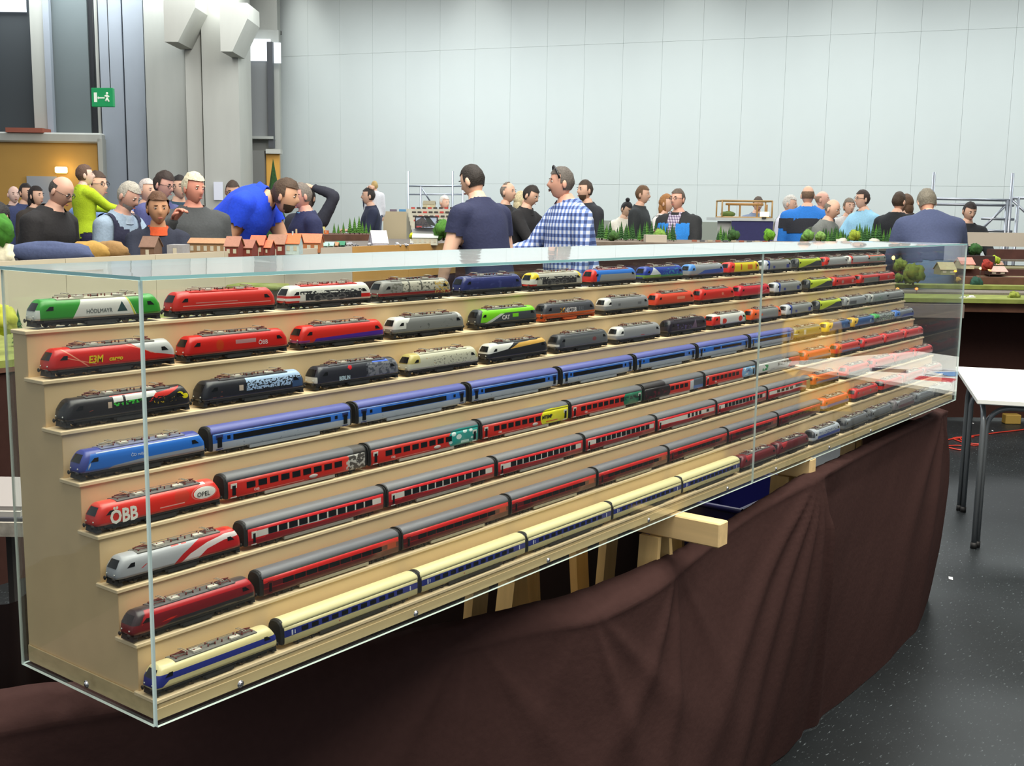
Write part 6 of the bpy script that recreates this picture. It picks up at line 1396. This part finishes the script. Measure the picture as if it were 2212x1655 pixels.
# --- stands near the far wall: tan counter, tiered shelves, framed picture, scaffold
TAN = M('tan counter front', (206, 190, 156), .7, noise=.03, scale=2)
wbox('display_counter', 828, 457, 906, 516, 17.5, .6, TAN, toz=0, label='tall tan counter box by the far wall', cat='counter')
t = thing('tiered_shelf', 'tiered cream shelf stand with small dark models behind the navy tee', 'shelf', (0, 0, 0))
SHM = M('cream shelf', (214, 210, 190), .6); DKM = M('dark small models', (70, 64, 60), .7)
for k in range(7):
    wbox('shelf_step', 880 + k * 2, 452 + k * 9, 1000, 456 + k * 9 + 5, 16.2 - k * .09, .09, SHM, t)
    for j in range(9):
        x = 888 + k * 2 + j * 12
        wbox('small_model', x, 447.5 + k * 9, x + 8, 451.5 + k * 9, 16.23 - k * .09, .05, DKM if (j + k) % 3 else M('small red models', (190, 70, 60), .6), t)
wbox('shelf_back', 878, 452, 1000, 540, 16.4, .1, SHM, t, toz=0)
o, w, h = frame_box(896, 467, 946, 494, 13.4, .03)
t = thing('framed_picture', 'dark framed picture of locomotives standing on the middle layout', 'picture', o, YAW - .1)
b = MB()
for (x0, z0, x1, z1) in ((0, 0, w, .012), (0, h - .012, w, h), (0, .012, .012, h - .012), (w - .012, .012, w, h - .012)): b.box(x0, 0, z0, x1, .02, z1)
b.build('frame', M('dark picture frame', (50, 46, 46), .5), t)
b = MB(); b.box(.012, .008, .012, w - .012, .018, h - .012)
b.build('print', livery('railway photo', (186, 200, 222), [('p', (96, 92, 92), [(0, .55), (.35, .95), (.75, .15), (0, .1)]), ('p', (70, 76, 72), [(.4, 1.0), (.6, 1.0), (.95, .2), (.6, .3)]), ('b', (200, 90, 90), .0, .3, .05, .2), ('n', (70, 70, 76), 0, 1, .05, .6, 9, .55)], w, 0, h, .3), t)
wbox('plinth', 890, 494, 950, 520, 13.45, .3, M('white plinth', (206, 210, 208), .6), toz=0, label='white plinth carrying the framed picture', cat='plinth')
ALU = M('brushed aluminium', (176, 182, 192), .35, .7)
def scaffold(label, poles, bars, D, r=.022, name='aluminium_scaffold'):
    t = thing(name, label, 'scaffold', (0, 0, 0))
    for (px, py0, bot) in poles:
        a = at(px, py0, D); b = MB(); b.tube([a, (a[0], a[1], bot)], r, 8); b.build('post', ALU, t)
    for (x0, y0, x1, y1) in bars:
        b = MB(); b.tube([at(x0, y0, D), at(x1, y1, D)], r * .8, 8); b.build('bar', ALU, t)
    return t
scaffold('thin aluminium frame stand by the far wall behind the navy tee', [(882, 370, 0), (909, 403, 0), (978, 370, 0), (1000, 405, 0)], [(882, 402, 1000, 402), (882, 420, 1000, 420), (911, 406, 930, 436), (978, 448, 1000, 448)], 20.0, .018)
for k, (x, c, lab) in enumerate(((756, (200, 120, 140), 'pink box'), (862, (80, 140, 190), 'blue box'), (886, (206, 50, 40), 'red box'), (918, (196, 60, 50), 'small red box'), (934, (206, 40, 34), 'bright red box'), (842, (110, 100, 120), 'grey violet box'))):
    if x < 800: continue
    wbox('model_box', x, 452, x + 14, 457, 17.6, .1, M('box %d %d %d' % c, c, .6), label=lab + ' on top of the tan counter by the far wall', cat='box')
house(914, 938, 434, 18.3, 'tan model barn on the counter before the aluminium frame', (190, 176, 140), (130, 120, 96), zbase=at(926, 450, 18.3)[2], depth=.3, win=1)
wbox('shelf_counter', 906, 450.5, 1000, 455, 17.95, .5, M('white plinth', (206, 210, 208), .6), label='white counter top below the tan barn', cat='counter')
fir(596, atpx(596, 15.0, 0.0), 15.0, 325, 'tall sparse fir top against the wall behind the bending blue tee', None, 0)
# --- right part: long rear layout with firs
slab('layout_table', [Pz(1235, 10.51), Pz(1940, 10.79), Pz(1940, 12.07), Pz(1235, 12.21)], 1.262, 1.312, M('rear layout ground', (120, 108, 96), .95, noise=.2, scale=12), label='long rear model layout top behind the far half of the case', cat='model layout')
strip_board('stage_cloth', 'dark brown cloth hanging below the long rear layout', [Pz(985, 10.37), Pz(1940, 10.83)], 0, 1.261, .01, BRC, 'cloth')
wbox('control_box', 1395, 508, 1440, 526, 10.65, .2, BEI, label='grey beige control box on the rear layout before the rain jacket', cat='box')
q0 = at(1385, 520, 10.93); t = thing('model_ramp', 'brown sloping embankment of the rear layout', 'ramp', (0, 0, 0)); a, c = at(1384, 522, 11.00), at(1424, 492, 11.22); b = MB(); e = FH * .1
b.add([a, (c[0], c[1], 1.3125), c, a + e, V(c[0], c[1], 1.3125) + e, c + e], [(0, 1, 2), (5, 4, 3), (0, 3, 4, 1), (1, 4, 5, 2), (2, 5, 3, 0)]); b.build('embankment', EAR, t)
rr_ = random.Random(5)
for k in range(40):
    px = 1294 + k * 4.1 + rr_.uniform(-3, 3); Dq = 11.36 + rr_.uniform(-.25, .3); fir(px, atpx(px, Dq, 1.311), Dq, rr_.uniform(22, 42), 'dense dark model fir, %s of the hill from the checked shirt to the rain jacket' % ORDN[k], 'firs beside the rain jacket', k)
for k in range(44):
    px = (1552 + k * 4 if k < 9 else (1776 + (k - 9) * 2.9 if k < 30 else 1850 + (k - 30) * 5.6)) + rr_.uniform(-2, 2)
    Dq = 11.29 + rr_.uniform(-.2, .4); fir(px, atpx(px, Dq, 1.311), Dq, rr_.uniform(18, 34) + (14 if 1840 < px < 1900 else 0), 'dark model fir, %s along the rear layout from the purple covered table' % ORDN[k], 'firs along the rear layout', k)
for (px, w_, h_, lab, c) in ((1585, 26, 26, 'dark green model shrub left of the purple covered table', (50, 84, 40)), (1661, 14, 28, 'bright green model tree at the end of the purple covered table', (96, 150, 40)), (1745, 40, 26, 'low pale green model bush before the grey hooded top', (104, 146, 70)), (1772, 34, 22, 'pale green model bush on the rear layout', (120, 156, 80)), (1845, 24, 26, 'yellow green model bush under the light blue jumper', (140, 156, 50)), (1424, 30, 28, 'light green model bush below the white cardigan', (110, 146, 60)), (1325, 24, 24, 'dark green model bush beside the checked shirt', (60, 96, 44))):
    round_tree(px, 522, 11.00, h_, lab, c, wide=w_ / h_)
for (px, D, lab) in ((1818, 11.08, 'pale plaster rock slope under the light blue jumper'), (1888, 11.15, 'pale plaster rock slope beside the slate pullover')):
    q = at(px, 520, D); b = MB(); b.ell((0, 0, 0), .08, .06, .05, 0, 12, 8, .4, px); b.build('model_rock', M('plaster rock', (196, 192, 180), .9), loc=(q[0], q[1], 1.318), label=lab, cat='rock')
for k in range(10):
    px = 1500 + k * 17; q = at(px, 517, 10.93); c = [(150, 90, 70), (90, 92, 96), (170, 160, 140)][k % 3]
    t = thing('model_wagon', 'tiny %s goods wagon, %s in the line on the rear layout' % (['brown', 'grey', 'cream'][k % 3], ORDN[k]), 'model wagon', (q[0], q[1], 1.3125), YAW, 'goods wagons on the rear layout')
    b = MB(); b.cbox(-.024, -.008, .006, .024, .008, .024, .002); b.build('wagon_body', M('wagon %d %d %d' % c, c, .7), t)
# framed diorama showcase on a table with purple cloth
D = 16.5
t = thing('framed_showcase', 'glass showcase with thin wooden frame and a bridge model on the far table', 'show case', (0, 0, 0))
LW = M('light oak frame', (176, 140, 86), .5)
o, w, h = frame_box(1559, 434, 1667, 470, D, .4); dp = .45
b = MB(); r = .013
def loc(x, y, z): return V(*o) + RH * x + FH * y + V(0, 0, z)
for (p0, p1) in [((0, y, z), (w, y, z)) for y in (0, dp) for z in (0, h)] + [((x, y, 0), (x, y, h)) for x in (0, w) for y in (0, dp)] + [((x, 0, z), (x, dp, z)) for x in (0, w) for z in (0, h)]:
    b = MB(); b.tube([loc(*p0), loc(*p1)], r, 4); b.build('frame_bar', LW, t)
b = MB(); 
for x in (.12, .26, .48, .60): b.tube([loc(x * w / .63, .2, 0), loc(x * w / .63, .2, h * .8)], .014, 6)
b.tube([loc(w * .12, .2, h * .8), loc(w * .88, .2, h * .8)], .02, 6); b.build('model_bridge', M('tan bridge', (170, 126, 70), .7), t)
wbox('model_train', 1590, 439, 1606, 443, D + .25, .06, M('dark train', (50, 50, 54), .6), t)
b = MB(); b.ell(loc(w * .17, .2, .04), .12, .1, .05, 0, 12, 8, .4); b.build('model_shrub', GRD, t)
q = at(1652, 463, D - .15); t = thing('lit_screen', 'bright warm lit screen standing before the wooden framed showcase', 'screen', q, YAW)
b = MB(); b.cbox(-.065, 0, -.035, .065, .02, .035, .004); b.build('screen_panel', M('lit warm screen', (255, 240, 170), .4, emis=2.2), t); b = MB(); b.box(-.03, .02, -.06, .03, .06, -.036); b.build('screen_foot', M('dark picture frame', (50, 46, 46), .5), t)
t = thing('show_table', 'white table with a dark violet front cloth under the wooden framed showcase', 'table', (0, 0, 0))
wbox('table_top', 1546, 470.6, 1672, 477, D - .1, .8, M('white table top', (214, 218, 216), .5), t)
wbox('front_cloth', 1578, 477.5, 1668, 540, D - .08, .03, M('dark violet cloth', (66, 66, 112), .9, noise=.08, scale=20), t, toz=0)
wbox('side_panel', 1548, 477.5, 1577, 540, D, .03, M('pale side cloth', (190, 192, 186), .8), t, toz=0)
wbox('baseboard_back', 1280, 478, 1560, 600, 20.4, .1, M('grey green low wall', (150, 156, 144), .8), toz=0, kind='structure')
# aluminium truss stand at the far end
scaffold('aluminium truss counter frame at the far wall beyond the slate pullover', [(2018, 372, 0), (2188, 374, 0), (2200, 426, 0), (2176, 432, 0)], [(2010, 429, 2190, 433), (2020, 441, 2190, 444), (2120, 472, 2190, 474), (2120, 498, 2186, 500), (2116, 500, 2176, 440), (2186, 432, 2260, 500), (2186, 428, 2330, 428)], 15.0, .022, 'truss_stand')
wbox('ledge_board', 2048, 503, 2330, 533, 11.0, .04, BEI, label='grey beige board along the top of the far corner layout', cat='board')
q = at(1600, 455, 9.5)
# terraced corner layout
Zt = [(640, 8.55, 8.95, GRS), (606, 8.95, 9.35, GRD)]
def terrace(name, px0, px1, py, D0, D1, th, mat, parent, sk=.0):
    z = at((px0 + px1) / 2, py, D0)[2]
    return slab(name, [at(px0, 455, D0 + sk), at(px1, 455, D0), at(px1, 455, D1), at(px0, 455, D1 + sk)], z - th, z, mat, parent), z
t = thing('corner_layout', 'terraced model landscape with meadow strips on a brown draped table', 'model landscape', (0, 0, 0))
_, z0 = terrace('meadow', 1935, 2560, 648, 8.25, 8.75, .03, GRS, t)
_, z1 = terrace('track_bed', 1920, 2560, 634, 8.752, 9.1, .05, BAL, t)
_, z2 = terrace('meadow', 1935, 2560, 619, 9.1, 9.3, .03, GRS, t)
_, z3 = terrace('track_bed', 2080, 2560, 602, 9.302, 9.8, .06, EAR, t)
slab('base_frame', [at(1935, 455, 8.3), at(2560, 455, 8.3), at(2560, 455, 9.85), at(1935, 455, 9.85)], z0 - .10, z0 - .031, EAR, t)
slab('inner_fill', [at(2085, 455, 9.31), at(2560, 455, 9.31), at(2560, 455, 9.85), at(2085, 455, 9.85)], z0 - .03, z3 - .061, EAR, t)
strip_board('stage_cloth', 'tall dark brown cloth hanging from the corner layout to the floor', [at(1890, 455, 8.68), at(2212, 455, 8.72), at(2560, 455, 8.78)], 0.02, z0 - .101, .012, BRC, 'cloth')
wbox('layout_edge', 1900, 657, 2082, 686, 8.2, .05, M('grey layered fascia', (112, 100, 94), .8, noise=.15, scale=4, stretch=(.2, .2, 60)), label='grey layered fascia board below the corner meadow', cat='board')
RK = M('brown railway embankment', (74, 44, 38), .9, noise=.25, scale=10)
_ = wbox('embankment', 2085, 583, 2420, 602, 9.5, .3, RK, t); wbox('upper_wall', 2150, 541, 2420, 562, 10.1, .2, RK, t); wbox('upper_track', 2110, 598, 2420, 600, 9.48, .02, M('pale track edge', (190, 186, 150), .7), t)
wbox('retaining_wall', 2085, 553, 2148, 580, 9.85, .1, M('dark cutting wall', (58, 38, 36), .9), t); wbox('upper_ground', 2085, 580, 2420, 584, 9.55, .6, M('upper ground', (120, 116, 84), .9, noise=.3, scale=10), t)
wbox('back_ground', 2104, 562, 2420, 566, 10.0, .4, BAL, t)
for (x0, x1, yt, D, lab, wc, rc, zpy) in ((2086, 2114, 558, 9.45, 'model station house with a pink hipped roof beside the glass edge', (196, 186, 150), (196, 132, 120), 581), (2148, 2186, 577, 9.4, 'model platform hall with a pale pink roof on the corner layout', (70, 50, 44), (190, 160, 150), 594), (2042, 2074, 568, 9.4, 'beige roofed model cottage seen through the glass end', (150, 150, 110), (176, 166, 130), 594)):
    house(x0, x1, yt, D, lab, wc, rc, zbase=at(x0, zpy, D)[2], depth=.16, win=2, ridge=.55)
round_tree(2131, 586, 9.35, 26, 'dark red model tree beside the pink roofed station house', (140, 44, 34))
round_tree(2106, 553, 10.2, 28, 'dark green model tree group below the grey beige board', (50, 92, 44), wide=1.9)
round_tree(2150, 572, 9.9, 20, 'yellow green model shrub beside the dark cutting wall', (150, 170, 50))
round_tree(2108, 625, 9.25, 28, 'dark teal model bush at the corner of the meadow', (28, 66, 54))
round_tree(2190, 652, 8.5, 24, 'olive hedge clump on the corner meadow', (120, 132, 50), wide=2.2)
round_tree(1972, 616, 9.0, 48, 'tall olive model tree before the slate pullover, seen through glass', (96, 112, 40))
round_tree(1944, 588, 9.1, 30, 'round olive model tree beside the glowing yard lamp', (104, 120, 44))
round_tree(1941, 612, 9.0, 22, 'low olive model bush behind the far shelf end', (86, 106, 40))
round_tree(2070, 610, 9.3, 12, 'ochre model shrub at the foot of the slope', (176, 140, 60))
for k, (px, py, D, c) in enumerate(((1930, 557, 9.0, (255, 210, 120)), (1905, 624, 8.7, (255, 190, 90)), (1939, 624, 8.72, (255, 150, 60)), (1980, 624, 8.75, (255, 120, 50)), (2064, 586, 9.2, (255, 160, 40)), (2118, 580, 9.4, (255, 226, 130)), (2138, 582, 9.4, (255, 220, 110)))):
    q = at(px, py, D); t = thing('model_yard_lamp', ['large glowing model yard lamp beyond the top shelf end', 'warm model lamp behind the third shelf end', 'amber model lamp, second behind the third shelf end', 'orange model lamp farthest along behind the third shelf', 'amber lamp in front of the beige roofed cottage', 'yellow lamp strip beside the red tree trunk', 'small yellow lamp at the red tree'][k], 'model lamp', (q[0], q[1], q[2] - .1))
    b = MB(); b.tube([(0, 0, 0), (0, 0, .1)], .003, 6); b.build('lamp_post', DKM, t); b = MB(); b.ell((0, 0, .1), .012 + .008 * (k == 0), .012, .009 + .008 * (k == 0), 0, 10, 6); b.build('lamp_globe', M('lamp glow %d' % k, c, .4, emis=4.0), t)
for k, (px, py, D, c) in enumerate(((1920, 628, 8.6, (206, 206, 206)), (2098, 645, 8.4, (226, 226, 230)), (2080, 647, 8.35, (230, 230, 230)))):
    q = at(px, py, D); t = thing('model_car', ['pale model car on the track side behind the third shelf', 'white model car on the corner meadow', 'tiny white model car by the glass edge'][k], 'model car', q, YAW + .4)
    b = MB(); b.cbox(-.032, -.012, .004, .032, .012, .014, .002); b.cbox(-.016, -.011, .0141, .018, .011, .023, .003); b.build('car_body', M('car %d %d %d' % c, c, .2), t)
# pale parcels at the near end below: low table with papers
t = thing('side_table', 'low grey white table corner with paper stacks beyond the near case end', 'table', (0, 0, 0))
a = at(-160, 1080, 2.35)
wbox('table_top', -260, 1092, 46, 1101, 2.45, .28, M('grey white table', (132, 128, 126), .6), t)
wbox('paper_stack', -200, 1104, 44, 1116, 2.44, .3, M('paper edge', (176, 174, 168), .7), t); wbox('paper_stack', -220, 1118, 48, 1126, 2.43, .3, M('dark folder', (60, 62, 70), .7), t); wbox('egg_tray', -240, 1128, 50, 1158, 2.42, .3, M('grey pulp tray', (150, 146, 136), .9, noise=.35, scale=40), t)
for px in (-200, 20): wbox('table_leg', px, 1159, px + 12, 1300, 2.5, .02, M('dark leg', (40, 36, 34), .6), t, toz=0)
